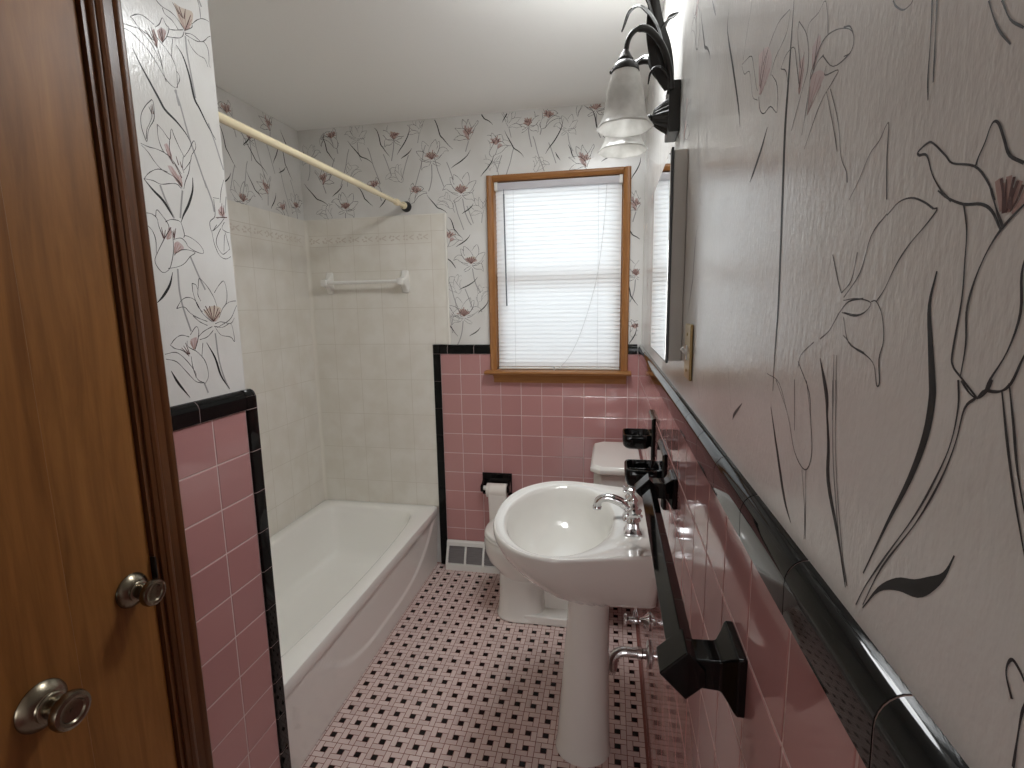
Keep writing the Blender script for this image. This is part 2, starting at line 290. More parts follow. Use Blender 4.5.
RIGHT_STROKES = (
 'n -2250,1629 -2254,1624 -2262,1618 -2269,1617 -2271,1618|'
 'n -2289,1609 -2291,1590 -2292,1572 -2294,1561|'
 'n -2293,1607 -2295,1588 -2297,1568|'
 'n -2185,1647 -2196,1642 -2203,1631 -2199,1625 -2189,1627|'
 'n -2215,1529 -2227,1539 -2238,1551 -2249,1556 -2255,1562 -2258,1561 -2259,1544 -2263,1520|'
 'm -2291,1536 -2290,1538 -2298,1540 -2303,1538 -2313,1530 -2319,1525 -2334,1520 -2343,1512 -2349,1503|'
 'm -2291,1536 -2298,1534 -2304,1524 -2312,1515 -2321,1508|'
 'm -2335,1520 -2336,1523 -2339,1528 -2341,1533 -2343,1535 -2346,1533 -2350,1526 -2354,1519 -2362,1514|'
 'm -2362,1514 -2365,1516|'
 'f -2353,1498 -2351,1505 -2349,1511|'
 'd -2354,1497 -2353,1505 -2351,1511|'
 'f -2355,1497 -2355,1504 -2355,1511|'
 'd -2356,1497 -2357,1504 -2358,1510|'
 'f -2357,1497 -2359,1503 -2361,1508|'
 'd -2358,1497 -2361,1501 -2363,1506|'
 'f -2355,1497 -2354,1503 -2354,1509|'
 'd -2356,1497 -2358,1502 -2360,1508|'
 'f -2359,1496 -2363,1500 -2365,1504|'
 'd -2354,1510 -2355,1497|'
 'd -2358,1506 -2358,1498|'
 'm -2310,1515 -2318,1510 -2330,1505 -2341,1503 -2348,1499 -2354,1491|'
 'm -2346,1508 -2350,1500 -2355,1492|'
 'm -2330,1505 -2334,1493 -2335,1481 -2336,1463 -2334,1441 -2335,1434 -2342,1429 -2353,1422|'
 'm -2367,1500 -2357,1493 -2351,1487 -2346,1479 -2342,1469 -2340,1458 -2342,1444 -2341,1429|'
 'm -2370,1483 -2368,1473 -2370,1458 -2366,1443 -2359,1431 -2357,1425|'
 'm -2377,1447 -2374,1441 -2370,1431 -2365,1427 -2357,1426 -2353,1422|'
 'n -2265,1511 -2276,1516 -2288,1516 -2299,1512 -2308,1507|'
 'n -2308,1507 -2311,1506 -2303,1500 -2290,1492 -2279,1482 -2270,1470 -2262,1463|'
 'n -2265,1512 -2249,1502 -2239,1481 -2219,1466|'
 'n -2219,1464 -2238,1465 -2256,1462 -2244,1455 -2221,1456|'
 'n -2256,1463 -2262,1463 -2270,1455 -2274,1441 -2271,1430 -2274,1417 -2271,1415 -2266,1426 -2255,1431 -2240,1434 -2223,1441|'
 'b -2316,1477 -2313,1461 -2317,1443 -2321,1427 -2323,1416 -2321,1397 -2312,1372 -2296,1341 -2276,1300|'
 'm -2340,1428 -2342,1416 -2340,1399 -2333,1381 -2320,1356 -2297,1321 -2280,1294 -2271,1276|'
 'm -2352,1422 -2346,1416 -2343,1400 -2336,1380 -2321,1352 -2295,1314 -2279,1281|'
 'm -2342,1428 -2347,1424 -2353,1422 -2358,1426 -2360,1431|'
 'm -2357,1426 -2365,1427 -2370,1431|'
 'm -2366,1427 -2372,1408 -2380,1386 -2389,1365|'
 'm -2369,1431 -2374,1415 -2379,1398 -2387,1379|'
 'B -2279,1279 -2294,1300 -2311,1313 -2327,1320 -2338,1329 -2346,1338 -2351,1350|'
 'm -2391,1312 -2387,1319 -2387,1324 -2389,1327 -2393,1325 -2396,1322|'
 'm -2396,1287 -2396,1307 -2397,1316|'
 'b -1661,1942 -1680,1921 -1701,1899|'
 'b -1797,1860 -1795,1832 -1840,1767 -1880,1708 -1896,1676|'
 'n -1926,1801 -1909,1777 -1896,1752|'
 'n -1891,1749 -1933,1740 -1948,1722 -1963,1697 -1970,1689|'
 'n -1891,1747 -1906,1732 -1931,1724 -1949,1692 -1972,1679|'
 'n -2065,1720 -2032,1725 -2002,1716 -1985,1708|'
 'n -2067,1718 -2059,1703 -2030,1696 -2016,1686|'
 'n -1976,1681 -1984,1665 -2000,1656 -2022,1655 -2045,1642 -2040,1667 -2020,1685|'
 'p -1967,1726 -2001,1719 -2018,1697 -1999,1685 -1976,1684|'
 'b -2075,1722 -2074,1691 -2073,1656 -2072,1617 -2077,1556 -2084,1466 -2083,1413 -2084,1380|'
 'n -2049,1678 -2062,1684 -2083,1681 -2092,1665 -2102,1644|'
 'n -2049,1678 -2065,1669 -2074,1651|'
 'n -2092,1697 -2114,1675 -2121,1650 -2110,1635 -2090,1611|'
 'n -2092,1697 -2091,1686 -2103,1656|'
 'n -2113,1677 -2118,1683 -2136,1681 -2148,1683 -2155,1669 -2158,1656|'
 'n -2128,1642 -2148,1655 -2171,1652 -2195,1641 -2203,1631 -2198,1625 -2172,1628 -2150,1645|'
 'n -2127,1637 -2141,1644 -2153,1644|'
 'n -2159,1634 -2158,1628 -2181,1622 -2174,1618 -2152,1610 -2125,1586|'
 'n -2128,1642 -2124,1620 -2117,1599|'
 'p -2127,1661 -2142,1663 -2144,1652 -2131,1643|'
 'p -2129,1640 -2147,1636 -2156,1627 -2130,1618 -2126,1612|'
 'p -2099,1662 -2111,1661 -2109,1640 -2101,1637|'
 'd -2139,1665 -2134,1641|'
 'd -2110,1665 -2103,1640|'
 'd -2002,1716 -1980,1688|'
 'd -1986,1725 -1977,1691|'
 'n -2170,1614 -2188,1586 -2197,1561 -2207,1549 -2210,1541|'
 'n -2163,1615 -2182,1582 -2190,1566|'
 'b -2015,1638 -1998,1623 -1972,1606 -1957,1598|'
 'n -2213,1455 -2226,1463 -2246,1465|'
 'n -2218,1456 -2236,1454 -2248,1456|'
 'n -2221,1453 -2231,1437 -2253,1432|'
 'n -2063,1394 -2101,1390 -2132,1363|'
 'n -2144,1415 -2172,1394 -2179,1373|'
 'b -2188,1422 -2203,1399 -2209,1380|'
 'n -2211,1427 -2217,1382|'
 'n -2215,1427 -2222,1383|'
 'n -1639,1337 -1697,1301|'
 'n -1725,1349 -1712,1304|'
 'n -1895,1380 -1923,1331|'
 'b -1975,1347 -1940,1326 -1934,1318|'
 'n -2174,1433 -2150,1421 -2145,1410|'
 'n -2185,1436 -2200,1443 -2213,1455|'
 'n -2196,1496 -2209,1476 -2215,1469|'
 'n -2233,1494 -2228,1477 -2215,1469|'
 'b -2081,1364 -2109,1325 -2134,1292 -2153,1278|'
 'n -2091,1392 -2128,1367 -2150,1340 -2175,1332 -2186,1348 -2177,1378 -2165,1402|'
 'n -2169,1330 -2180,1302 -2184,1278|'
 'n -2177,1333 -2182,1302 -2186,1279|'
 'b -2199,1407 -2213,1366 -2218,1338 -2238,1309 -2255,1282|'
 'n -2212,1409 -2224,1352 -2244,1300 -2256,1279|'
 'n -2217,1410 -2228,1353 -2247,1301 -2258,1281|'
 'n -2139,1399 -2147,1357|'
 'n -2331,1586 -2335,1578 -2340,1570 -2347,1562|'
 'n -2339,1582 -2345,1572 -2353,1565'
)

# ------------------------------------------------------------------ wallpaper drawing (part of each wall's own mesh)
def parse(s):
    out = []
    for ch in s.split('|'):
        a = ch.split()
        if len(a) > 1: out.append((a[0], [tuple(int(q) / 1000 for q in p.split(',')) for p in a[1:]]))
    return out
GROUPS = {g: parse(s) for g, s in LEFT_STROKES.items()}
RIGHT = parse(RIGHT_STROKES)
INK = {'n': (1, .0017), 'm': (1, .0022), 'b': (2, .0048), 'B': (2, .0125), 's': (3, .0044), 'd': (6, .0024), 'f': (7, .0052)}
LAYER = {'p': 1, 'o': 1, 's': 2, 'b': 3, 'B': 3, 'n': 4, 'm': 4, 'd': 5, 'f': 2}
CNT = [0]
def add_strokes(mb, strokes, place, inside, wscale=1.):
    for k, pts in strokes:
        CNT[0] += 1; h = .00005 * LAYER[k] + (CNT[0] % 25) * .0000016
        if k in 'po':
            q = spline(list(pts) + [pts[0]], 3)[:-1]
            if all(inside(*p) for p in q):
                mb.face([place(p[0], p[1], h) for p in q], 4 if k == 'p' else 5)
                b0 = min(q, key=lambda p: p[1])
                for j in range(0, len(q), 2):     # brush streaks running up from the throat of the flower
                    e = b0 + (Vector(q[j]) - b0) * (.72 + .26 * ((j * 7) % 5) / 5)
                    if (e - b0).length < .006: continue
                    t = (e - b0).normalized(); d = Vector((-t.y, t.x)) * .0011 * wscale
                    mb.face([place(*(b0 + d * .5), h + .00003), place(*(b0 - d * .5), h + .00003), place(*(e - d), h + .00003), place(*(e + d), h + .00003)], 7)
            continue
        mi, w = INK[k]; w *= wscale * (1.55 if k == 'b' and wscale < .7 else 1); q = spline(pts, 4); n = len(q); L = []; R = []
        for i, p in enumerate(q):
            t = (q[min(i+1, n-1)] - q[max(i-1, 0)])
            t = t.normalized() if t.length > 1e-9 else Vector((1, 0))
            s = i / max(1, n - 1)
            f = {'b': .25 + .95 * math.sin(PI * min(1, s * 1.02)) ** 1.2, 'B': .12 + max(0, math.sin(PI * s)) ** 2.2, 's': 1, 'd': .5 + .6 * s, 'f': .45 + .9 * s * (1.6 - s)}.get(k, .8 + .25 * math.sin(9 * s + 3 * p.x * 40))
            d = Vector((-t.y, t.x)) * w * f / 2
            L.append(p + d); R.append(p - d)
        for i in range(n - 1):
            if inside(*q[i]) and inside(*q[i+1]):
                mb.face([place(L[i].x, L[i].y, h), place(L[i+1].x, L[i+1].y, h), place(R[i+1].x, R[i+1].y, h), place(R[i].x, R[i].y, h)], mi)

def motif(names, center):
    return [(k, [(a - center[0], b - center[1]) for a, b in pts]) for g in names for k, pts in GROUPS[g]]
def dcen(g):
    P = [p for k, pts in GROUPS[g] if k in 'd' for p in pts]
    return (sum(p[0] for p in P) / len(P), sum(p[1] for p in P) / len(P))
MOT = {g: motif([g], dcen(g)) for g in ('F1', 'F2', 'F3', 'F4', 'F6', 'F7')}
MOT['BUD'] = motif(['F8'], (-1.678, 1.80))
MOT['LEAFA'] = motif(['E1'], (-1.62, 1.88)); MOT['LEAFB'] = motif(['E2'], (-1.53, 1.92)); MOT['LEAFC'] = motif(['E5'], (-1.60, 1.70))
MOT['STEM'] = motif(['E3'], (-1.55, 1.83)); MOT['LEAFD'] = motif(['E4'], (-1.675, 1.69)); MOT['LEAFE'] = motif(['E8'], (-1.60, 1.33))
def fan(x, z, s, rnd):
    out = []
    for k in range(11):
        a = PI / 2 + (k - 5) * .26 + rnd.uniform(-.1, .1); L = s * rnd.uniform(.022, .04)
        out.append(('f', [(x, z - .008 * s), (x + L * .5 * math.cos(a), z + L * .5 * math.sin(a)), (x + L * math.cos(a), z + L * math.sin(a))]))
    return out
def xf(strokes, cx, cy, s=1., flip=False, rot=0.):
    c, n = math.cos(rot), math.sin(rot); f = -1 if flip else 1
    return [(k, [(cx + s * (c * a * f - n * b), cy + s * (n * a * f + c * b)) for a, b in pts]) for k, pts in strokes]

# ------------------------------------------------------------------ room measures (metres; tile faces at x=0, y=0, x=-1.04)
CEIL = 2.412; WT = .012            # wallpaper planes sit 12 mm behind the tile faces
LX = -1.04; AX = -1.80; WINGY = -1.480; FRONT = -2.86
WX0, WX1, WZ0, WZ1 = -.742, -.074, 1.12, 2.094       # window opening
def shell(name, boxes, mats, label, cat, extra=None):
    mb = MB()
    for lo, hi in boxes: mb.box(lo, hi)
    if extra: extra(mb)
    o = mb.build(name, mats, recalc=False)
    return tag(o, label, cat, 'structure')

# back wall: wallpaper with the window opening
def back_draw(mb):
    def place(a, b, h): return (a, WT - h, b)
    def inside(a, b): return AX < a < -.004 and 1.26 < b < CEIL - .002 and not (-.75 < a < -.06 and 1.1 < b < 2.10)
    F = [(-1.606,2.376,'F1',.8),(-1.669,2.164,'F3',.72),(-1.548,2.013,'F6',.85),(-1.377,2.115,'F1',.75),(-1.053,2.233,'F6',.95),
         (-.856,2.336,'F3',.85),(-.901,2.058,'F6',1.0),(-1.144,2.072,'F1',.8),(-.974,1.838,'F4',.85),(-.859,1.704,'F6',.95),(-.905,1.434,'F6',1.0),
         (-.713,2.28,'F4',.9),(-.552,2.358,'F2',.75),(-.447,2.384,'F1',.8),(-.277,2.17,'F3',.9),(-.222,2.401,'F6',.8),(-1.25,2.35,'F2',.8),(-.1,2.27,'F1',.8),
         (-.03,1.95,'F3',.8),(-.02,1.62,'F6',.8),(-.02,1.36,'F4',.7)]
    rf = random.Random(5)
    for i, (x, z, g, s) in enumerate(F):
        add_strokes(mb, xf(MOT[g], x, z, s, i % 3 == 1, .12 * math.sin(i * 2.3)), place, inside, 1.15); add_strokes(mb, fan(x, z - .01, s * 1.05, rf), place, inside)
    for i, (x, z, g, s, r) in enumerate([(-1.25,2.17,'F4',.75,.2),(-1.46,2.36,'F6',.7,0),(-1.74,2.28,'F6',.7,0),(-.80,1.97,'F3',.7,.1),(-.95,1.60,'F4',.8,0),(-.36,2.32,'F6',.65,.1),(-.64,2.37,'F3',.7,0),(-.14,2.36,'F3',.7,0),(-1.50,2.20,'F1',.75,0),(-.99,2.02,'F1',.7,.3),(-.80,1.55,'F1',.7,0),(-.98,1.44,'F2',.7,0),(-.73,2.20,'F2',.6,.4),(-1.12,2.38,'F3',.7,0),(-1.66,2.0,'F4',.7,0),(-.50,2.17,'F4',.6,0)]):
        add_strokes(mb, [q for q in xf(MOT[g], x, z, s, i % 2 == 0, r) if q[0] in 'ns'], place, inside, .8)
    E = [(-1.62,2.29,'LEAFB',.8,0,0),(-1.70,2.06,'LEAFA',1,0,.1),(-1.59,2.09,'LEAFC',.8,0,-.4),(-1.43,2.26,'LEAFA',1.0,0,.1),(-1.31,2.30,'LEAFB',.9,0,0),(-1.20,2.31,'LEAFC',1.4,0,-.1),
         (-1.19,2.25,'LEAFC',.7,0,-.5),(-1.42,2.04,'LEAFB',.7,0,.2),(-1.33,2.02,'LEAFC',.7,0,-.2),(-.98,2.32,'LEAFB',1.1,0,.1),(-.90,2.20,'LEAFC',1.2,0,-.5),(-.76,2.39,'LEAFA',.7,0,0),
         (-.76,2.16,'LEAFC',1.1,0,-.2),(-1.02,1.98,'LEAFA',.8,0,.1),(-.87,1.96,'LEAFC',.7,0,-.5),(-.93,1.86,'LEAFB',.7,0,.1),(-.90,1.80,'LEAFC',.9,0,-.5),(-.98,1.70,'LEAFD',1.2,0,0),(-.88,1.58,'LEAFC',1.1,0,-.6),
         (-.97,1.36,'LEAFB',.8,0,0),(-.85,1.33,'LEAFC',.7,0,-.5),(-.80,1.46,'LEAFC',.8,0,-.3),(-.61,2.24,'LEAFA',.9,0,-.1),(-.42,2.27,'LEAFC',1.6,0,-.1),(-.36,2.20,'LEAFE',.6,0,0),(-.20,2.30,'LEAFB',.9,0,0),
         (-.66,2.40,'LEAFC',.8,0,0),(-.16,2.17,'LEAFC',.8,0,-.5),(-.30,2.36,'BUD',.9,0,0),(-1.66,2.32,'BUD',.8,0,0),(-.93,1.50,'STEM',1.,0,0),(-.90,1.93,'STEM',.8,0,0),(-1.0,2.15,'STEM',.8,0,0),(-1.14,2.18,'STEM',1.1,1,0),
         (-1.35,2.2,'STEM',1,0,0),(-1.56,2.2,'STEM',1,1,0),(-.48,2.2,'STEM',.9,0,0),(-.66,2.17,'STEM',.7,1,0),(-.03,1.8,'LEAFA',.7,0,0),(-.03,1.5,'LEAFB',.7,0,0),(-.03,2.1,'LEAFC',1,0,0),(-.03,1.3,'LEAFC',.8,0,0)]
    for x, z, g, s, f, r in E: add_strokes(mb, xf(MOT[g], x, z, s, f, r), place, inside, .95)
shell('wall_back', [((AX-.1,WT,0),(WX0,.14,CEIL)), ((WX1,WT,0),(.15,.14,CEIL)), ((WX0,WT,0),(WX1,.14,WZ0)), ((WX0,WT,WZ1),(WX1,.14,CEIL))], PAPER,
      'window wall papered with line-drawn lilies above pink tile', 'wall', back_draw)

def right_draw(mb):
    def place(a, b, h): return (WT - h, a, b)
    def inside(a, b): return FRONT < a < -.003 and 1.262 < b < CEIL - .002
    add_strokes(mb, RIGHT, place, inside, .62)
    # the paper repeats further along the wall, towards the window and behind the camera
    F = [(-1.50,2.02,'F1'),(-1.38,1.86,'F3'),(-1.02,1.98,'F6'),(-.86,1.72,'F3'),(-.70,2.1,'F4'),(-.5,1.86,'F6'),(-.34,1.55,'F1'),(-.2,2.1,'F3'),(-.2,1.8,'F6'),(-.7,1.45,'F6'),(-1.0,1.5,'F1'),(-1.7,2.2,'F6'),(-2.0,2.1,'F3'),(-2.2,2.25,'F1'),(-1.35,2.28,'F4'),(-.9,2.3,'F2'),(-.4,2.3,'F3'),(-2.6,1.9,'F6'),(-2.65,1.5,'F3'),(-2.55,2.2,'F1')]
    for i, (y, z, g) in enumerate(F): add_strokes(mb, xf(MOT[g], y, z, 1, i % 2 == 0, .1), place, inside)
    for i, (y, z, g) in enumerate([(-1.62,1.9,'LEAFA'),(-1.55,1.5,'LEAFB'),(-1.2,1.75,'LEAFA'),(-1.1,1.6,'LEAFC'),(-.95,1.85,'LEAFB'),(-.6,1.65,'LEAFA'),(-.45,1.7,'LEAFC'),(-.3,1.95,'LEAFB'),(-.3,1.35,'LEAFE'),(-.8,1.35,'LEAFE'),(-1.6,1.75,'STEM'),(-1.3,1.6,'STEM'),(-.8,1.9,'STEM'),(-.5,1.5,'STEM'),(-.15,1.5,'LEAFA'),(-2.6,1.7,'LEAFA'),(-2.5,1.35,'LEAFE')]):
        add_strokes(mb, xf(MOT[g], y, z, 1, i % 2 == 0, 0), place, inside)
shell('wall_right', [((WT,FRONT,0),(.15,.14,CEIL))], PAPER, 'wall beside the sink papered with large line-drawn lilies above pink tile', 'wall', right_draw)

def left_draw(mb):
    def place(a, b, h): return (LX - WT + h, a, b)
    def inside(a, b): return -1.80 < a < WINGY - .001 and 1.262 < b < CEIL - .002
    for g, s in GROUPS.items(): add_strokes(mb, s, place, inside)
    add_strokes(mb, xf(MOT['F3'], -1.60, 2.22, 1), place, inside); add_strokes(mb, xf(MOT['F6'], -1.53, 2.32, 1), place, inside); add_strokes(mb, xf(MOT['LEAFA'], -1.66, 2.2, 1), place, inside)
DY0, DY1, DZ = -2.60, -1.782, 2.06     # closet door opening in the left wall
shell('wall_left', [((LX-.12,DY1,0),(LX-WT,WINGY,CEIL)), ((LX-.12,DY0,DZ),(LX-WT,DY1,CEIL)), ((LX-.12,FRONT,0),(LX-WT,DY0,CEIL))], PAPER,
      'short wall between dark door casing and bathtub papered with lilies', 'wall', left_draw)

def alcove_draw(mb):
    def place(a, b, h): return (AX + h, a, b)
    def inside(a, b): return WINGY < a < WT - .004 and 1.26 < b < CEIL - .002
    for i, (y, z, g, s) in enumerate([(-.515,2.338,'F1',.9),(-.232,2.376,'F3',.8),(-.46,1.975,'F6',.9),(-.289,2.065,'F3',.8),(-.17,1.989,'F1',.8),(-.053,2.019,'F6',.7),(-.75,2.2,'F4',1),(-.8,1.98,'F6',1),(-.62,2.12,'F4',.9),(-1.0,2.1,'F3',1),(-1.2,2.25,'F6',1),(-.38,2.27,'F2',.7)]):
        add_strokes(mb, xf(MOT[g], y, z, s, i % 3 == 2, .1), place, inside, 1.15); add_strokes(mb, fan(y, z - .01, s, random.Random(i)), place, inside)
    for y, z, g, s, f, r in [(-.40,2.24,'LEAFC',.8,0,-.3),(-.33,2.17,'LEAFA',1.2,0,.1),(-.36,2.03,'LEAFA',.8,0,0),(-.24,2.0,'LEAFC',.9,0,-.1),(-.19,2.24,'LEAFC',1.2,0,0),(-.15,2.17,'LEAFC',.7,0,-.5),(-.52,2.16,'LEAFB',1,0,0),(-.10,2.2,'LEAFB',1,0,0),(-.3,2.2,'STEM',1.2,0,0),(-.46,2.05,'STEM',1,1,0),(-.56,2.03,'LEAFC',.9,0,-.4),(-.08,2.3,'LEAFA',.8,0,0),(-.7,2.1,'LEAFA',1,0,0),(-.12,2.08,'STEM',1,0,0)]:
        add_strokes(mb, xf(MOT[g], y, z, s, f, r), place, inside)
shell('wall_alcove', [((AX-.1,WINGY-.1,0),(AX,.14,CEIL)), ((AX-.1,WINGY-.1,0),(LX-.12,WINGY,CEIL))], PAPER, 'wall beside the bathtub papered with lilies above cream panel', 'wall', alcove_draw)

# front wall with the doorway the photograph was taken from, and the hall outside it
shell('wall_front', [((AX,FRONT-.12,0),(-1.0,FRONT,CEIL)), ((-.06,FRONT-.12,0),(.15,FRONT,CEIL)), ((-1.0,FRONT-.12,2.06),(-.06,FRONT,CEIL))], M['ceiling'], 'plain wall with the open doorway behind the camera', 'wall')
shell('wall_hall', [((-2.2,-8.3,0),(.9,-8.2,CEIL)), ((-2.3,-8.3,0),(-2.2,FRONT-.12,CEIL)), ((.9,-8.3,0),(1.,FRONT-.12,CEIL)), ((-2.3,FRONT-.13,0),(AX,FRONT-.12,CEIL)), ((.15,FRONT-.13,0),(1.,FRONT-.12,CEIL))], M['ceiling'], 'plain hall walls outside the bathroom doorway', 'wall')
shell('ceiling', [((AX-.1,-8.3,CEIL),(.9,.14,CEIL+.1))], M['ceiling'], 'flat white painted ceiling', 'ceiling')

# floor: mosaic of pink pinwheel tiles round black dots, laid tile by tile in one mesh
mb = MB()
mb.box((-2.3,-8.3,-.1),(.9,.14,-.0006), 0)
Q = .0607; FX, FY = -1.070, -.0408; u = Q / 3; g = .00125
rects = [((0,0),(2,1)), ((2,0),(3,2)), ((1,2),(3,3)), ((0,1),(1,3))]
for i in range(-1, 18):
    for j in range(-1, 48):
        ox = FX - 1.5 * u + i * Q; oy = FY + 1.5 * u - (j + 1) * Q
        for (a, b) in rects:
            x0, y0, x1, y1 = ox + a[0]*u + g, oy + a[1]*u + g, ox + b[0]*u - g, oy + b[1]*u - g
            x1 = min(x1, -.001); y1 = min(y1, -.001)
            if x1 - x0 < .002 or y1 - y0 < .002: continue
            mb.face([(x0,y0,0),(x1,y0,0),(x1,y1,0),(x0,y1,0)], 1 + random.choice((0,0,1,2,3)))
        x0, y0, x1, y1 = ox + u + g*.6, oy + u + g*.6, ox + 2*u - g*.6, oy + 2*u - g*.6
        if x1 < 0 and y1 < 0: mb.face([(x0,y0,.0001),(x1,y0,.0001),(x1,y1,.0001),(x0,y1,.0001)], 5)
o = mb.build('floor', [M['floor_grout']] + FP + [M['floor_black']], recalc=False)
tag(o, 'pink pinwheel mosaic floor with small black square dots', 'floor', 'structure')

# ------------------------------------------------------------------ wall tile
def tile_field(mb, cells, place):
    """cells = (u0, v0, u1, v1); place(u, v, height above the tile face) -> point"""
    g, bv = .0010, .0020
    for (u0, v0, u1, v1) in cells:
        mi = 1 + random.choice((0, 0, 1, 2, 3))
        a0, b0, a1, b1 = u0 + g, v0 + g, u1 - g, v1 - g
        if a1 - a0 < .006 or b1 - b0 < .006: continue
        ou = [(a0,b0),(a1,b0),(a1,b1),(a0,b1)]; inn = [(a0+bv,b0+bv),(a1-bv,b0+bv),(a1-bv,b1-bv),(a0+bv,b1-bv)]
        du, dv = random.uniform(-.0016, .0016), random.uniform(-.0016, .0016); cu, cv = (u0+u1)/2, (v0+v1)/2
        H = [(p[0]-cu)*du + (p[1]-cv)*dv for p in inn]
        top = [place(p[0], p[1], h) for p, h in zip(inn, H)]; bot = [place(p[0], p[1], -.0012) for p in ou]
        mb.face(top, mi)
        for k in range(4): mb.face([bot[k], bot[(k+1)%4], top[(k+1)%4], top[k]], mi)
ROWZ = [1.217 - .11 * k for k in range(12)]
def cells(us, zs):
    return [(us[i], zs[k+1] if zs[k+1] > 0 else 0, us[i+1], zs[k]) for i in range(len(us)-1) for k in range(len(zs)-1)]
def wainscot(parent, slab, cl, place):
    mb = MB()
    for lo, hi in slab: mb.box(lo, hi, 0)
    tile_field(mb, cl, place)
    o = mb.build('tile_wainscot', [M['grout']] + PT, bpy.data.objects[parent], recalc=False); return o
us = [-1.041 + .11 * k for k in range(10)] + [0]
bcells = [c for c in cells(us, ROWZ) if c[3] < 1.2] + [c for c in cells([-1.041, -.931, -.821, -.757], ROWZ[:2])] + [(-.057, 1.107, 0, 1.217)]
wainscot('wall_back', [((-1.083,.0008,0),(0,WT-.001,1.09)), ((-1.083,.0008,1.09),(-.75,WT-.001,1.225)), ((-.06,.0008,1.09),(0,WT-.001,1.225))], bcells, lambda a, b, h: (a, -h, b))
ys = [-2.86] + [-.002 - .11 * k for k in reversed(range(26))]
wainscot('wall_right', [((.0008,FRONT,0),(WT-.001,0,1.225))], cells(ys, ROWZ), lambda a, b, h: (-h, a, b))
lys = [-1.730, -1.611, -1.501]
wainscot('wall_left', [((LX-WT+.001,-1.731,0),(LX-.0008,-1.47,1.225))], cells(lys, ROWZ), lambda a, b, h: (LX + h, a, b))

# black cap and edge tiles
def cap_profile():
    """(out from the tile face, height) : flat face, round nose, flat ledge back to the paper"""
    pts = [(0, 0), (.004, .0008), (.0045, .028)]
    for k in range(1, 8):
        a = PI / 2 * k / 7
        pts.append((.0045 - .0165 * (1 - math.cos(a)), .028 + .021 * math.sin(a)))
    pts += [(-.0118, .049), (-.0118, 0)]
    return pts
CP = cap_profile()
def cap_run(mb, joints, axis, sgn_plane):
    for a, b in zip(joints[:-1], joints[1:]):
        mb.prism([sgn_plane(o, z) for o, z in CP], a + .0009, b - .0009, axis)
    mb.prism([sgn_plane(o - .0007 if o > -.011 else o, .0006 + z * .975) for o, z in CP], joints[0] + .001, joints[-1] - .001, axis, 1)
mb = MB()
cap_run(mb, [-1.041, -1.0, -.853, -.7575], 'X', lambda o, z: (-o, 1.217 + z)); cap_run(mb, [-.0545, -.006], 'X', lambda o, z: (-o, 1.217 + z))
zz = [0, .13, .28, .43, .58, .73, .88, 1.03, 1.12, 1.2665]
zz = [0] + [1.217 - .15 * k for k in reversed(range(8))]
for a, b in zip(zz[:-1], zz[1:]): mb.prism([(-1.083, .011), (-1.083, -.0012), (-1.079, -.005), (-1.045, -.005), (-1.041, -.001), (-1.041, .011)], a + .0007, b - .0007, 'Z')
mb.prism([(-1.083, .011), (-1.083, -.0012), (-1.079, -.005), (-1.045, -.005), (-1.041, -.001), (-1.041, .011)], 1.2177, 1.2655, 'Z')
tag(mb.build('trim_1', [M['black_tile'], M['grout']], smooth=40), 'black cap and edge tiles framing the pink tile under the window', 'trim', 'structure')
mb = MB()
js = [-.006] + [-.006 - .1385 * k - .10 for k in range(0, 20)]
js = [-2.86] + sorted([j for j in (-2.334 + .1385 * k for k in range(-3, 18)) if -2.85 < j < -.05]) + [-.006]
cap_run(mb, js, 'Y', lambda o, z: (-o, 1.217 + z))
tag(mb.build('trim_2', [M['black_tile'], M['grout']], smooth=40), 'glossy black rounded cap tiles along the wall beside the sink', 'trim', 'structure')
mb = MB()
cap_run(mb, [-1.730, -1.6485, -1.5015], 'Y', lambda o, z: (LX + o, 1.217 + z))
ep = [(LX-.03, -1.459), (LX-.003, -1.459), (LX+.002, -1.4605), (LX+.0045, -1.464), (LX+.005, -1.469), (LX+.005, -1.497), (LX+.001, -1.501), (LX-.0115, -1.501), (LX-.0115, -1.4795), (LX-.03, -1.4795)]
zz = [0] + [1.217 - .11 * k for k in reversed(range(11))]
for a, b in zip(zz[:-1], zz[1:]): mb.prism(ep, a + .0009, b - .0009, 'Z')
mb.prism([(x - (.0007 if x > LX else 0), y - (.0007 if y > -1.468 else 0)) for x, y in ep], .001, 1.25, 'Z', 1)
# rounded corner piece
rows = []
for z, s in ((1.2177, 0), (1.246, 0), (1.257, .25), (1.263, .55), (1.2665, 1.)):
    rows.append([(x - (.008 * s if x > LX - .005 else 0), y + (-.010 * s if y > -1.475 else 0), z) for x, y in ep])
mb.grid(rows, 0, True, True, True)
tag(mb.build('trim_3', [M['black_tile'], M['grout']], smooth=40), 'black cap and edge tiles round the pink tile by the door', 'trim', 'structure')

# ------------------------------------------------------------------ closet door, casing, entry door
def casing_prof():   # (across from the opening edge, out from the tile face)
    return [(0, -.011), (0, .004), (.006, .007), (.012, .007), (.014, .010), (.022, .013), (.030, .0115), (.034, .009), (.046, .0095), (.058, .0105), (.062, .014), (.070, .016), (.078, .0155), (.0835, .012), (.0835, -.011)]
CK = .058 / .0835
mb = MB()
mb.prism([(LX + o * .8, DY1 - .004 + a * CK) for a, o in casing_prof()], 0, DZ + .058, 'Z')
mb.prism([(LX + o * .8, DY0 + .004 - a * CK) for a, o in reversed(casing_prof())], 0, DZ + .058, 'Z')
mb.prism([(LX + o * .8, DZ + a * CK) for a, o in casing_prof()], DY0 + .004, DY1 - .004, 'Y')
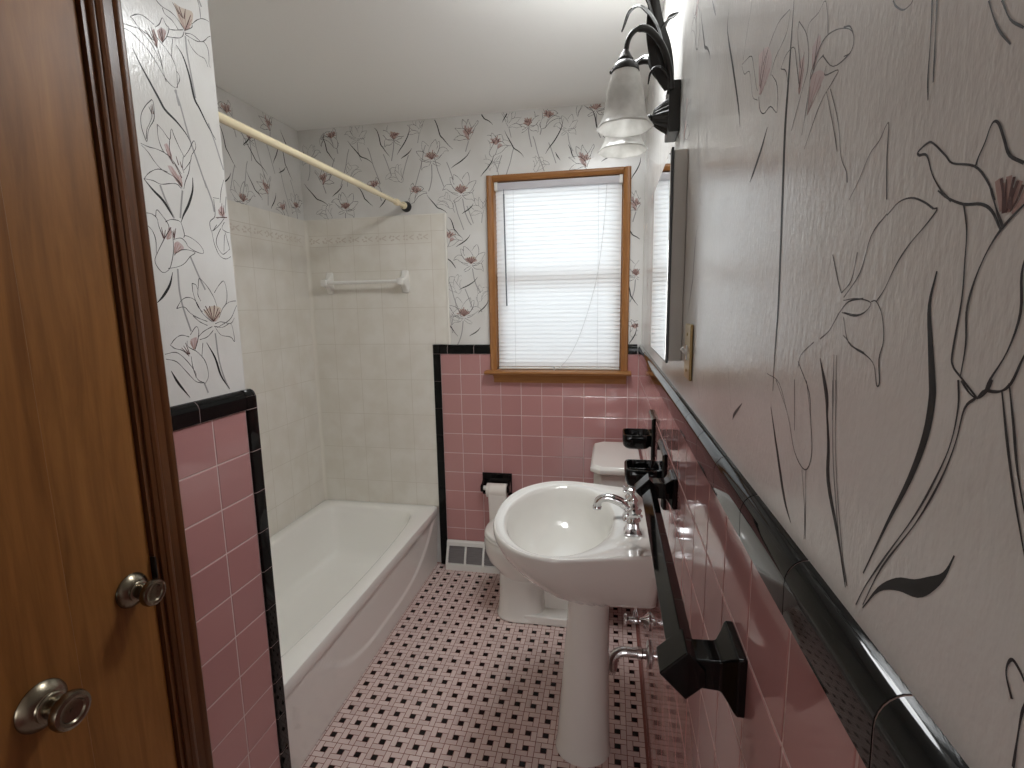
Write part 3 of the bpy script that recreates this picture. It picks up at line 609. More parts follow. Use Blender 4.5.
# jamb and stop
mb.box((LX-.12, DY1-.014, 0), (LX-.002, DY1-.0035, DZ)); mb.box((LX-.12, DY0+.0035, 0), (LX-.002, DY0+.014, DZ)); mb.box((LX-.12, DY0+.0035, DZ-.014), (LX-.002, DY1-.0035, DZ-.0035))
tag(mb.build('trim_4', M['casing_wood'], smooth=30), 'dark stained moulded casing round the closet door', 'trim', 'structure')

def knob(mb, c, sc=1.):
    """round passage knob whose axis points +X out of the door: rosette, neck, dished knob"""
    P = lambda L: [(r * sc, h * sc) for r, h in L]
    mb.lathe(P([(.0, .0), (.0345, .0), (.0352, .002), (.034, .005), (.030, .0085), (.0265, .0125), (.0205, .0155), (.0195, .0175), (.0205, .020), (.0185, .022), (.0150, .023)]), c, 'X', 40)
    mb.lathe(P([(.0150, .020), (.0150, .032), (.0165, .036), (.0215, .0405), (.0262, .0475), (.0270, .0535), (.0250, .0585), (.0205, .0605), (.0165, .0592), (.0148, .0568), (.010, .0560), (.0, .0560)]), c, 'X', 40)
mb = MB(); mb.box((LX-.046, DY0+.016, .008), (LX-.010, DY1-.016, DZ-.016))
o = tag(mb.build('door_1', M['door_wood'], bevel=.002), 'flat brown wood closet door inside the dark casing', 'door', 'structure')
k = MB(); knob(k, (LX-.0101, -1.845, .930), .95); kn = k.build('door_knob', M['nickel'], o, smooth=35); kn['label'] = 'antique nickel door knob'
s = MB()
for dy in (-.027, .027): s.lathe([(.0035, 0), (.003, .0015), (0, .0018)], (LX-.0101+.006, -1.845+dy*.8, .930 + dy*.65), 'X', 12)
s.build('screw', M['nickel'], kn, smooth=40)
mb = MB(); mb.box((LX-.014, DY1-.016, .90), (LX+.001, DY1-.013, .975)); mb.build('strike_plate', M['bronze'], o)

EX = -.945; EY = -2.029
mb = MB(); mb.box((EX-.035, FRONT+.03, .008), (EX, EY, 2.03))
o = tag(mb.build('door_2', M['door_wood'], bevel=.002), 'flat brown wood entry door standing open against the closet door', 'door', 'structure')
k = MB(); knob(k, (EX, -2.087, .903)); kn = k.build('door_knob', M['nickel'], o, smooth=35); kn['label'] = 'antique nickel door knob'
s = MB()
for dy in (-.027, .027): s.lathe([(.0035, 0), (.003, .0015), (0, .0018)], (EX+.006, -2.087+dy*.8, .903 + dy*.65), 'X', 12)
s.lathe([(.003, 0), (.003, .0006), (0, .0006)], (EX+.0561, -2.087, .903), 'X', 12)
s.build('screw', M['nickel'], kn, smooth=40)

# ------------------------------------------------------------------ window
def window():
    mb = MB()
    # side and head casing with a rounded face
    def cas(w): return [(0, .0115), (0, -.006), (.003, -.011), (.010, -.015), (w*.55, -.019), (w-.006, -.019), (w-.001, -.015), (w, .0115)]
    mb.prism([(-.728 - a, y) for a, y in cas(.034)], 1.130, 2.112, 'Z'); mb.prism([(-.088 + a, y) for a, y in reversed(cas(.036))], 1.130, 2.112, 'Z')
    o = mb.build('window_1', M['window_wood'], smooth=30)
    tag(o, 'window with oak casing and closed white blind', 'window', 'structure')
    h = MB(); h.prism([(y, 2.083 + a) for a, y in cas(.030)], -.728, -.088, 'X'); h.build('head_casing', M['window_wood_h'], o, smooth=30)
    s = MB()
    s.prism([(.10, 1.112), (.10, 1.132), (-.048, 1.132), (-.056, 1.128), (-.058, 1.122), (-.054, 1.115), (-.046, 1.112)], -.786, -.036, 'X')
    s.build('sill', M['window_wood_h'], o, smooth=30)
    a = MB(); a.prism([(-.0008, 1.1115), (-.040, 1.1115), (-.036, 1.104), (-.028, 1.098), (-.022, 1.088), (-.020, 1.068), (-.0008, 1.066)], -.742, -.060, 'X')
    a.build('sill_apron', M['window_wood_h'], o, smooth=30)
    j = MB()
    j.box((WX0-.0, .012, 1.132), (-.728, .135, 2.094)); j.box((-.088, .012, 1.132), (WX1, .135, 2.094)); j.box((-.728, .012, 2.083), (-.088, .135, 2.094))
    j.build('jamb', M['window_wood'], o)
    def sash(z0, z1, y0, y1):
        f = MB(); w = .034
        f.box((-.728, y0, z0), (-.728+w, y1, z1)); f.box((-.088-w, y0, z0), (-.088, y1, z1))
        f.box((-.728+w, y0, z0), (-.088-w, y1, z0+.04)); f.box((-.728+w, y0, z1-.036), (-.088-w, y1, z1))
        so = f.build('sash', M['window_wood'], o, bevel=.003)
        p = MB(); p.box((-.728+w, (y0+y1)/2-.0015, z0+.04), (-.088-w, (y0+y1)/2+.0015, z1-.036)); p.build('pane', M['pane'], so)
    sash(1.134, 1.625, .066, .094); sash(1.590, 2.082, .098, .126)
    return o
window()

# blind
bl = thing('mini_blind', 'closed white horizontal mini blind hanging in the window', 'blind', (-.408, .03, 2.08))
BX0, BX1, BY = -.7255, -.0905, .026
mb = MB(); mb.prism([(BY-.017, 2.046), (BY-.019, 2.050), (BY-.019, 2.079), (BY-.013, 2.081), (BY+.017, 2.081), (BY+.019, 2.076), (BY+.019, 2.046)], BX0+.001, BX1-.001, 'X'); mb.build('headrail', mat('headrail', (.56, .55, .58), .35), bl, smooth=30)
for x in (BX0, BX1-.016):
    mb = MB(); mb.box((x, BY-.024, 2.043), (x+.016, BY+.020, 2.0825)); mb.build('bracket', M['white_metal'], bl, bevel=.002)
mb = MB(); W = .0265; TILT = math.radians(72)
zs = [2.036 - .0213 * k for k in range(42)]
for z in zs:
    rows = []
    for k in range(6):
        t = (k / 5 - .5) * W; cv = .0018 * (1 - (k / 2.5 - 1) ** 2)
        dy = t * math.cos(TILT) + cv * math.sin(TILT); dz = t * math.sin(TILT) - cv * math.cos(TILT)
        rows.append([(BX0+.003, BY + dy, z + dz), (BX1-.003, BY + dy, z + dz)])
    mb.grid(rows)
mb.build('slats', M['slat'], bl, smooth=60, recalc=False)
mb = MB(); mb.box((BX0+.003, BY-.012, 1.134), (BX1-.003, BY+.012, 1.146)); mb.build('bottom_rail', M['white_metal'], bl, bevel=.004)
for x in (-.630, -.205):
    mb = MB()
    for y in (BY-.0135, BY+.0135): mb.tube([(x, y, 2.05), (x, y, 1.146)], .0006, 6)
    mb.build('ladder_cord', M['cord'], bl)
mb = MB(); mb.tube([(-.676, .004, 2.045), (-.676, -.004, 2.03), (-.6755, -.004, 2.022)], .0016, 8); mb.tube([(-.6755, -.004, 2.022), (-.669, -.004, 1.467)], .0036, 8); mb.build('tilt_wand', M['wand'], bl, smooth=50)
mb = MB(); pts = spline([(-.166,-.004,2.046),(-.173,-.004,1.92),(-.186,-.004,1.776),(-.205,-.004,1.63),(-.237,-.004,1.489),(-.291,-.004,1.32),(-.34,-.005,1.215),(-.385,-.006,1.158),(-.42,-.008,1.1365)], 5)
mb.tube(pts, .0010, 6); mb.lathe([(.001,.006),(.003,.0),(.004,-.012),(.0032,-.016),(0,-.017)], (-.424,-.010,1.1495), 'Z', 10); mb.build('pull_cord', M['cord'], bl, smooth=60)

# ------------------------------------------------------------------ bathtub
def sq(n):
    """n points round a unit square, starting at a corner"""
    out = []; k = n // 4
    for s in range(4):
        for j in range(k):
            t = -1 + 2 * j / k
            out.append([(t, -1), (1, t), (-t, 1), (-1, -t)][s])
    return out
def superring(cx, cy, hx, hy, z, p, n=96, bow=0.):
    pts = []
    for a, b in sq(n):
        r = (abs(a) ** p + abs(b) ** p) ** (1 / p); a, b = a / r, b / r
        x = a * hx
        if a > 0: x += bow * a * math.cos(PI / 2 * b)
        pts.append((cx + x, cy + b * hy, z))
    return pts
tub = thing('bathtub', 'white alcove bathtub with a smooth apron beside the mosaic floor', 'bathtub', (-1.44, -.74, 0))
TX0, TX1, TY0, TY1, TZ = -1.789, -1.086, -1.470, -.001, .352
mb = MB(); cx, cy = (TX0+TX1)/2, (TY0+TY1)/2; hx, hy = (TX1-TX0)/2, (TY1-TY0)/2
R = [superring(cx, cy, hx-.004, hy, .300, 60), superring(cx, cy, hx, hy, .312, 60), superring(cx, cy, hx, hy, .343, 60), superring(cx, cy, hx-.0025, hy-.001, .3500, 50), superring(cx, cy, hx-.008, hy-.006, TZ, 40)]
ix, iy = -1.462, -.735
for d, z, p in ((.010, TZ-.001, 12), (.001, TZ-.005, 11), (-.006, TZ-.015, 10), (-.012, TZ-.05, 9), (-.028, .20, 8), (-.042, .12, 7), (-.060, .085, 6), (-.095, .066, 5), (-.2, .060, 3)):
    R.append(superring(ix, iy, .272 + d, .668 + d * 1.4, z, p, bow=.036))
R.append(superring(ix, iy, .004, .004, .056, 2))
mb.grid(R, 0, True, False, True)
mb.build('basin', M['bath'], tub, smooth=50)
mb = MB(); rows = []
NY, NZ = 90, 44
def arch(y):
    t = abs(y + .64) / .60
    return .082 + .24 * max(0, t) ** 3.2
for j in range(NZ + 1):
    z = .003 + (.318 - .003) * j / NZ; row = []
    for i in range(NY + 1):
        y = TY0 + .002 + (TY1 - TY0 - .004) * i / NY
        s = (z - arch(y)) / .011; s = 0 if s < 0 else 1 if s > 1 else s*s*(3-2*s)
        row.append((-1.092 - .0155 * (1 - z / .318) - .0055 * s, y, z))
    rows.append(row)
mb.grid(rows)
mb.build('apron', M['bath'], tub, smooth=80, recalc=False)

# ------------------------------------------------------------------ tub surround
su = thing('tub_surround', 'cream moulded wall panels with faint tile lines above the bathtub', 'wall panels', (-1.44, -.02, TZ))
TOP = 1.945
def rib(mb, a, b, w, m, n): # thin ribbon between points with normal n
    a, b, n = Vector(a), Vector(b), Vector(n); t = (b - a).normalized(); s = t.cross(n) * w / 2
    mb.face([a + s, b + s, b - s, a - s], m)
def band(mb, put, n, u0, u1):
    for z in (1.802, ): rib(mb, put(u0, z), put(u1, z), .0022, 2, n)
    rnd = random.Random(3); u = u0 + .03
    while u < u1 - .02:
        for k in range(5):
            a = 2*PI*k/5 + rnd.random(); c = (u + .012*math.cos(a), 1.833 + .012*math.sin(a))
            mb.face([put(c[0] + .006*math.cos(q*PI/3), c[1] + .0045*math.sin(q*PI/3)) for q in range(6)], 2)
        for s in (-1, 1): rib(mb, put(u + .02, 1.833), put(u + .045, 1.833 + s*.012), .005, 2, n)
        u += .078
SM = [M['surround'], M['surround_plain'], M['motif'], mat('surround_corner', (.755, .722, .65), .2)]
def uvface(mb, pts, u): mb.face(pts, 0, [u(p) for p in pts])
mb = MB(); y = .0015
for (x0, z0, x1, z1) in ((-1.7895, TZ-.004, -1.0835, 1.27), (-1.7895, 1.27, -.994, TOP)):
    uvface(mb, [(x0, y, z0), (x1, y, z0), (x1, y, z1), (x0, y, z1)], lambda p: (p[0] + 1.067, p[2] - .088))
mb.box((-1.7895, y + .0003, TZ-.004), (-1.0835, WT - .001, 1.27), 1); mb.box((-1.7895, y + .0003, 1.27), (-.994, WT - .001, TOP), 1)
mb.prism([(-.996, WT - .001), (-.996, -.001), (-.993, -.004), (-.987, -.004), (-.984, -.001), (-.984, WT - .001)], 1.268, TOP, 'Z', 1)
mb.prism([(y, TOP - .003), (-.001, TOP - .002), (-.001, TOP + .002), (WT - .001, TOP + .003), (WT - .001, TOP - .004)], -1.7895, -.986, 'X', 1)
band(mb, lambda u, z: (u, y - .0003, z), (0, -1, 0), -1.785, -1.07)
rib(mb, (-1.067, y - .0003, 1.27), (-1.067, y - .0003, TOP), .002, 2, (0, -1, 0))
mb.build('back_panel', SM, su, recalc=False)
mb = MB(); x = -1.7895
uvface(mb, [(x, .001, TZ-.004), (x, -1.470, TZ-.004), (x, -1.470, TOP), (x, .001, TOP)], lambda p: (p[1], p[2] - .088))
mb.box((AX + .001, -1.470, TZ-.004), (x - .0003, .001, TOP), 1)
# rounded inside corner between the two panels
rows = []
for k in range(7):
    a = PI / 2 * k / 6; rows.append([(x + .018 - .0175 * math.cos(a), .0012 - .018 + .0175 * math.sin(a), z) for z in (TZ - .004, TOP)])
mb.grid(rows, 3)
band(mb, lambda u, z: (x + .0004, u, z), (1, 0, 0), -1.45, -.03)
mb.build('side_panel', SM, su, recalc=False)
mb = MB(); mb.box((-1.7895, WINGY + .001, TZ-.004), (-1.075, -1.4715, TOP), 1); mb.build('foot_panel', SM, su, recalc=False)

# white ceramic towel bar on the panel
tb = thing('ceramic_towel_bar', 'white ceramic towel bar with flared ends on the cream panel', 'towel bar', (-1.44, 0, 1.605))
def flare(mb, x):
    rows = []
    for h, hw, hh, p in ((0, .021, .060, 8), (.006, .0205, .059, 8), (.012, .019, .050, 6), (.024, .0165, .034, 5), (.038, .015, .024, 4), (.050, .0155, .020, 4), (.066, .017, .020, 4), (.074, .016, .018, 4), (.077, .009, .011, 3)):
        r = []
        for a, b in sq(40):
            q = (abs(a) ** p + abs(b) ** p) ** (1 / p); r.append((x + a / q * hw, .001 - h, 1.605 + b / q * hh))
        rows.append(r)
    mb.grid(rows, 0, True, True, True)
for x in (-1.662, -1.222):
    mb = MB(); flare(mb, x); mb.build('bracket', M['white_ceramic'], tb, smooth=40)
mb = MB(); mb.tube([(-1.655, -.056, 1.605), (-1.229, -.056, 1.605)], .0095, 20); mb.build('rod', M['white_ceramic'], tb, smooth=50)

# shower curtain rod
ro = thing('shower_curtain_rod', 'cream shower curtain rod running above the bathtub', 'curtain rod', (-1.2, -.74, 1.99))
mb = MB(); mb.tube([(-1.2, -1.466, 1.99), (-1.2, -.35, 1.99)], .0128, 20); mb.tube([(-1.2, -.352, 1.99), (-1.2, -.024, 1.99)], .0108, 20); mb.build('rod', M['cream'], ro, smooth=50)
mb = MB(); mb.lathe([(.0125, 0), (.0165, .004), (.0165, .022), (.0145, .027), (.0110, .03)], (-1.2, -.10, 1.99), '-Y', 24); mb.build('joint_sleeve', M['cream'], ro, smooth=40)
mb = MB(); mb.lathe([(.018, 0), (.0175, .014), (.013, .018)], (-1.2, -.024, 1.99), '-Y', 24, cap0=True); mb.build('collar', M['cream'], ro, smooth=40)
for y, ax in ((.0118, '-Y'), (-1.4712, 'Y')):
    mb = MB(); mb.lathe([(0, 0), (.027, 0), (.0275, .008), (.024, .014), (.020, .026), (.013, .036), (0, .036)], (-1.2, y, 1.99), ax, 28); mb.build('flange', M['blackmetal'], ro, smooth=40)

# ------------------------------------------------------------------ vanity light
vl = thing('vanity_light', 'dark bronze leafy wall light with two frosted bell shades', 'wall light', (WT, -1.29, 1.90))
mb = MB(); mb.box((-.014, -1.292, 1.862), (WT - .0002, -1.205, 1.975)); mb.build('backplate', M['bronze'], vl, bevel=.003)
mb = MB(); rows = []
for r, h in ((.037, 0), (.0345, .004), (.029, .014), (.022, .025), (.016, .032), (.009, .034), (.0065, .036), (.0095, .040), (.0075, .046), (.001, .048)):
    rows.append([(-.014 - h, -1.252 + r * (1 + .05 * (r > .012) * math.cos(20 * 2*PI*k/80)) * math.cos(2*PI*k/80), 1.908 + r * (1 + .05 * (r > .012) * math.cos(20 * 2*PI*k/80)) * math.sin(2*PI*k/80)) for k in range(80)])
mb.grid(rows, 0, True); mb.build('boss', M['bronze'], vl, smooth=50)
SH = ((-.116, -1.375, 0), (-.116, -1.200, 0))
for sx, sy, _ in SH:
    d = sy + 1.285
    mb = MB(); mb.tube(spline([(-.010, -1.285 + d*.10, 1.953), (-.016, -1.285 + d*.22, 1.99), (-.034, -1.285 + d*.5, 2.028), (-.064, -1.285 + d*.8, 2.052), (-.092, -1.285 + d*.95, 2.052), (-.110, sy, 2.032), (sx, sy, 2.002)], 5), [.0075] * 20 + [.0055] * 11, 12)
    arm = mb.build('arm', M['bronze'], vl, smooth=60)
    mb = MB(); mb.lathe([(.006, .040), (.010, .034), (.0135, .026), (.0165, .022), (.0165, .018), (.023, .012), (.029, .004), (.0305, -.004), (.029, -.005)], (sx, sy, 1.970), 'Z', 32); mb.lathe([(.001, .003), (.004, .002), (.004, 0), (.001, -.001)], (sx - .031, sy, 1.969), '-X', 12)
    mb.build('shade_cap', M['bronze'], vl, smooth=40)
    mb = MB(); rows = []
    prof = spline([(.023, 1.971), (.030, 1.962), (.037, 1.940), (.0415, 1.915), (.0435, 1.892), (.047, 1.876), (.054, 1.862), (.0615, 1.852)], 4)
    for i, p in enumerate(prof):
        f = max(0, (1.885 - p[1]) / .033); rows.append([(sx + p[0] * (1 + .025 * f * math.cos(8*2*PI*k/72)) * math.cos(2*PI*k/72), sy + p[0] * (1 + .025 * f * math.cos(8*2*PI*k/72)) * math.sin(2*PI*k/72), p[1]) for k in range(72)])
    mb.grid(rows, 0, True); mb.build('shade', M['shade'], vl, smooth=60, solidify=.0028)
def leaf(mb, pts, w, up):
    """a curled flat leaf, widest in the middle, folded along its rib"""
    q = spline(pts, 6); n = len(q); rows = []
    for i, p in enumerate(q):
        t = (q[min(i+1, n-1)] - q[max(i-1, 0)]).normalized(); s = t.cross(Vector(up)); 
        side = Vector(up) - t * t.dot(Vector(up)); side.normalize(); nn = t.cross(side)
        f = math.sin(PI * (.10 + .88 * i / (n - 1))) ** .8 * w
        rows.append([p + side * f * k + nn * (.28 * f * abs(k) - .0) for k in (-1, -.5, 0, .5, 1)] + [p + side * f * k * .98 + nn * (.28 * f * abs(k) - .0022) for k in (1, .5, 0, -.5, -1)])
    mb.grid(rows, 0, True, True, True)
C0 = -1.285
LEAVES = [([(-.014, C0, 1.957), (-.026, C0, 2.00), (-.038, C0-.004, 2.05), (-.050, C0-.01, 2.10), (-.056, C0-.012, 2.19)], .026, (1, 0, .2)),
          ([(-.020, C0-.01, 2.00), (-.044, C0-.03, 2.078), (-.078, C0-.05, 2.112), (-.108, C0-.058, 2.104), (-.124, C0-.060, 2.062)], .015, (.3, 1, .5)),
          ([(-.014, C0+.01, 1.97), (-.040, C0+.03, 2.035), (-.066, C0+.04, 2.052), (-.088, C0+.045, 2.040), (-.094, C0+.046, 2.015)], .012, (.3, 1, .5)),
          ([(-.010, C0-.012, 1.96), (-.028, C0-.03, 1.988), (-.048, C0-.034, 1.994), (-.060, C0-.036, 1.980), (-.063, C0-.037, 1.958)], .009, (.3, 1, .5)),
          ([(-.040, C0-.004, 2.05), (-.034, C0, 2.075), (-.018, C0, 2.105), (.002, C0, 2.118)], .011, (.6, .3, 1)),
          ([(-.040, C0+.01, 2.06), (-.056, C0+.02, 2.035), (-.048, C0+.02, 2.005), (-.036, C0+.02, 1.985)], .008, (1, .6, 0)),
          ([(-.046, C0-.006, 2.08), (-.066, C0-.02, 2.14), (-.092, C0-.03, 2.165), (-.115, C0-.03, 2.145)], .014, (.3, 1, .4))]
for pts, w, up in LEAVES:
    mb = MB(); leaf(mb, pts, w, up); mb.build('leaf', M['bronze'], vl, smooth=60)

# ------------------------------------------------------------------ medicine cabinet and switch
mc = thing('medicine_cabinet', 'shallow mirrored medicine cabinet on the wall above the sink', 'cabinet', (WT, -1.25, 1.56))
mb = MB(); mb.box((-.016, -1.452, 1.340), (WT - .0002, -1.052, 1.778)); mb.build('body', M['steel_side'], mc, bevel=.002)
mb = MB(); mb.box((-.0215, -1.456, 1.336), (-.0165, -1.048, 1.782), 0); d = mb.build('door', M['blackmetal'], mc, bevel=.001)
mb = MB(); mb.box((-.0232, -1.451, 1.341), (-.0217, -1.053, 1.777)); mb.build('mirror', M['mirror'], d)
sp = thing('light_switch', 'worn brass switch plate on the papered wall beside the mirrored cabinet', 'switch', (WT, -1.60, 1.37))
mb = MB(); mb.prism([(-1.606, 1.318), (-1.536, 1.318), (-1.536, 1.425), (-1.606, 1.425)], WT - .0062, WT - .0002, 'X'); mb.build('switch_plate', M['brass'], sp, bevel=.003)
mb = MB(); mb.box((WT - .008, -1.577, 1.356), (WT - .0055, -1.565, 1.384)); mb.tube([(WT - .006, -1.571, 1.368), (WT - .017, -1.571, 1.378)], .004, 10); mb.build('toggle', M['white_metal'], sp, smooth=40)
for z in (1.335, 1.405):
    mb = MB(); mb.lathe([(.0038, 0), (.003, .0015), (0, .002)], (WT - .0062, -1.571, z), '-X', 12); mb.build('screw', M['brass'], sp, smooth=40)

# ------------------------------------------------------------------ black ceramic fittings
def plate(mb, y0, y1, z0, z1, t=.012):
    b = .006
    rows = []
    for x, i in ((.0006, 0), (-t * .6, 0), (-t, b)):
        rows.append([(x, y0+i, z0+i), (x, y1-i, z0+i), (x, y1-i, z1-i), (x, y0+i, z1-i)])
    mb.grid(rows, 0, True, True, True)
def dish(mb, y0, y1, xt, z, depth, wall=.007, slots=False):
    """a tray reaching out from the wall plate, hollow on top, rounded outer corners"""
    cx, cy = (xt - .008) / 2, (y0 + y1) / 2; hx, hy = abs(xt + .008) / 2 , (y1 - y0) / 2
    rows = [superring(cx, cy, hx*.80, hy*.80, z - depth, 4, 64), superring(cx, cy, hx*.95, hy*.95, z - depth*.82, 5, 64), superring(cx, cy, hx, hy, z - depth*.45, 6, 64), superring(cx, cy, hx, hy, z - .003, 6, 64), superring(cx, cy, hx-.002, hy-.002, z, 6, 64),
            superring(cx, cy, hx-wall+.001, hy-wall+.001, z, 5, 64), superring(cx, cy, hx-wall, hy-wall, z - .003, 5, 64), superring(cx, cy, hx-wall-.004, hy-wall-.004, z - depth*.5, 4, 64), superring(cx, cy, .002, .002, z - depth*.55, 2, 64)]
    mb.grid(rows, 0, True, True)
    if slots:
        for k in range(4): mb.tube([(-.016, y0 + .018 + (y1-y0-.036)*k/3, z - depth*.5 + .002), (xt + .014, y0 + .018 + (y1-y0-.036)*k/3, z - depth*.5 + .002)], .0035, 8)
tr = thing('toothbrush_holder', 'black ceramic wall tray near the window corner, above the toilet tank', 'bathroom holder', (0, -.96, 1.05))
mb = MB(); plate(mb, -1.030, -.885, .972, 1.116); mb.build('wall_plate', M['black_ceramic'], tr, smooth=30)
mb = MB(); dish(mb, -1.000, -.898, -.098, 1.053, .046)
mb.build('tray', M['black_ceramic'], tr, smooth=50)
mb = MB(); mb.prism([(a, b) for a, b in ((-.094, -.996), (-.012, -.996), (-.012, -.902), (-.094, -.902))], 1.040, 1.044, 'Z')
so = thing('soap_dish', 'black ceramic soap dish on the wall beside the far end of the towel bar', 'soap dish', (0, -1.29, 1.05))
mb = MB(); plate(mb, -1.362, -1.218, .960, 1.102); mb.build('wall_plate', M['black_ceramic'], so, smooth=30)
mb = MB(); dish(mb, -1.340, -1.240, -.100, 1.050, .048, slots=True); mb.build('tray', M['black_ceramic'], so, smooth=50)

bt = thing('towel_bar', 'long black ceramic towel bar on the pink tile beside the sink', 'towel bar', (0, -1.8, 1.07))
BXc, BZc = -.0565, 1.071
def diamond(r, c=.0): return [(BXc - r, BZc), (BXc - r + c, BZc - c), (BXc - c, BZc - r + c), (BXc, BZc - r), (BXc + r, BZc), (BXc, BZc + r)]
for y0, s in ((-2.066, 1), (-1.520, -1)):
    mb = MB(); rows = []
    for x, hy, hz in ((.0006, .034, .033), (-.009, .034, .033), (-.014, .026, .026), (-.021, .019, .0175), (-.050, .018, .0165)):
        rows.append([(x, y0-hy, 1.073-hz), (x, y0+hy, 1.073-hz), (x, y0+hy, 1.073+hz), (x, y0-hy, 1.073+hz)])
    mb.grid(rows, 0, True, True, True)
    r = .0285
    mb.prism([(BXc - r, BZc), (BXc, BZc - r), (BXc + r*.7, BZc - r*.3), (BXc + r*.7, BZc + r*.3), (BXc, BZc + r)], y0 - .022, y0 + .022, 'Y')
    mb.build('post', M['black_ceramic'], bt, bevel=.0022)
mb = MB(); r = .0165; mb.prism([(BXc - r, BZc), (BXc, BZc - r), (BXc + r, BZc), (BXc, BZc + r)], -2.046, -1.540, 'Y'); mb.build('bar', M['black_ceramic'], bt, bevel=.002)

# ------------------------------------------------------------------ pedestal sink
sk = thing('pedestal_sink', 'white oval pedestal sink standing against the pink tile wall', 'sink', (-.21, -1.09, 0))
SY = -1.09; SZ = .82; SC = (-.265, SY)
half = [(-.002, .246), (-.03, .247), (-.12, .266), (-.22, .291), (-.29, .299), (-.355, .284), (-.41, .243), (-.455, .180), (-.482, .095), (-.489, 0)]
outl = [(x, SY + h) for x, h in half] + [(x, SY - h) for x, h in reversed(half[:-1])]
dense = [tuple(p) for p in spline(outl, 8)] + [(-.002, SY - .246 + .0246 * k) for k in range(1, 20)]
def by_angle(pts, c, n):
    A = sorted((math.atan2(p[1]-c[1], p[0]-c[0]), p) for p in pts); out = []
    A = [(A[-1][0] - 2*PI, A[-1][1])] + A + [(A[0][0] + 2*PI, A[0][1])]
    for k in range(n):
        t = -PI + 2*PI*(k + .5)/n
        for (a0, p0), (a1, p1) in zip(A[:-1], A[1:]):
            if a0 <= t <= a1:
                f = (t - a0) / max(1e-9, a1 - a0); out.append((p0[0] + (p1[0]-p0[0])*f, p0[1] + (p1[1]-p0[1])*f)); break
    return out
N = 144
OUT = by_angle(dense, SC, N); ANG = [-PI + 2*PI*(k + .5)/N for k in range(N)]
ELC = (-.289, SY - .006)
INN = [(ELC[0] + .167 * math.cos(t), ELC[1] + .262 * math.sin(t)) for t in [k * 2*PI/400 for k in range(400)]]
INN = by_angle(INN, SC, N)
def ring_out(s, z): return [(SC[0] + (p[0]-SC[0]) * (s if p[0] < -.02 else 1), SC[1] + (p[1]-SC[1]) * s, z) for p in OUT]
def ring_in(s, z, dx=0): return [(ELC[0] + (p[0]-ELC[0]) * s + dx, ELC[1] + (p[1]-ELC[1]) * s, z) for p in INN]
bot = [(-.002, .115), (-.08, .115), (-.16, .112), (-.24, .092), (-.29, .055), (-.305, 0)]
bo = [(x, SY + h) for x, h in bot] + [(x, SY - h) for x, h in reversed(bot[:-1])]
BOT = by_angle([tuple(p) for p in spline(bo, 8)] + [(-.002, SY - .115 + .0115 * k) for k in range(1, 20)], (-.15, SY), N)
BOT2 = by_angle([tuple(p) for p in spline(bo, 8)] + [(-.002, SY - .115 + .0115 * k) for k in range(1, 20)], (-.15, SY), N)
rows = []
def under(s, z, fl=0.):
    r = []
    for k in range(N):
        a, b = OUT[k], BOT[k]; x = a[0] + (b[0]-a[0])*s; y = a[1] + (b[1]-a[1])*s
        w = fl * .5 * (1 - math.cos(36 * ANG[k])) * max(0, min(1, (-x - .06) / .1))
        r.append((x + (SC[0] - x) * w, y + (SC[1] - y) * w, z))
    return r
for s, z, fl in ((1.0, .600, 0), (.97, .600, .03), (.86, .605, .05), (.70, .618, .035), (.52, .646, .012), (.35, .682, 0), (.20, .722, 0), (.10, .752, 0), (.045, .775, 0), (.015, .790, 0)): rows.append(under(s, z, fl))
rows += [ring_out(1.0, .802), ring_out(1.002, .812), ring_out(.994, .8185), ring_out(.982, .8205), ring_out(.966, .8195), ring_out(.955, .816)]
rows += [[tuple(Vector(a) * .35 + Vector(b) * .65) for a, b in zip(ring_out(.955, .8155), ring_in(1.03, .8155))], ring_in(1.03, .8155), ring_in(1.0, .812), ring_in(.965, .800), ring_in(.92, .770), ring_in(.84, .730, .004), ring_in(.70, .694, .01), ring_in(.5, .672, .018), ring_in(.28, .661, .026), ring_in(.10, .656, .03)]
mb = MB(); mb.grid(rows, 0, True, True, True); mb.build('basin', M['porcelain'], sk, smooth=60, recalc=True)
mb = MB(); rows = []
for z, rx, ry, cx in ((0, .091, .082, -.214), (.014, .091, .082, -.214), (.03, .087, .079, -.213), (.06, .0855, .077, -.212), (.2, .0785, .072, -.208), (.35, .072, .067, -.203), (.48, .066, .063, -.199), (.555, .0645, .063, -.197), (.604, .072, .070, -.197)):
    rows.append([(cx + rx * math.cos(2*PI*k/56), SY + ry * math.sin(2*PI*k/56), z) for k in range(56)])
mb.grid(rows, 0, True, True, True); mb.build('pedestal', M['porcelain'], sk, smooth=60)
mb = MB(); mb.lathe([(.0, .004), (.012, .004), (.014, .0015), (.022, .0035), (.024, .001), (.024, -.004)], (-.259, SY - .006, .6575), 'Z', 28); mb.build('drain', M['chrome'], sk, smooth=40)
fa = bpy.data.objects.new('faucet', None); COL.objects.link(fa); fa.parent = sk; fa.location = Vector((-.070, SY, SZ)) - Vector(sk.location); fa['label'] = 'chrome faucet'
def pyramid(mb, x, y, hb, ht, z0, z1):
    rows = []
    for f, h in ((0, hb), (.12, hb), (.2, hb*.93), (.62, ht*1.15), (1., ht)):
        rows.append([(x + a / ((abs(a)**9 + abs(b)**9) ** (1/9)) * h, y + b / ((abs(a)**9 + abs(b)**9) ** (1/9)) * h, z0 + (z1 - z0) * f) for a, b in sq(24)])
    mb.grid(rows, 0, True, True, True)
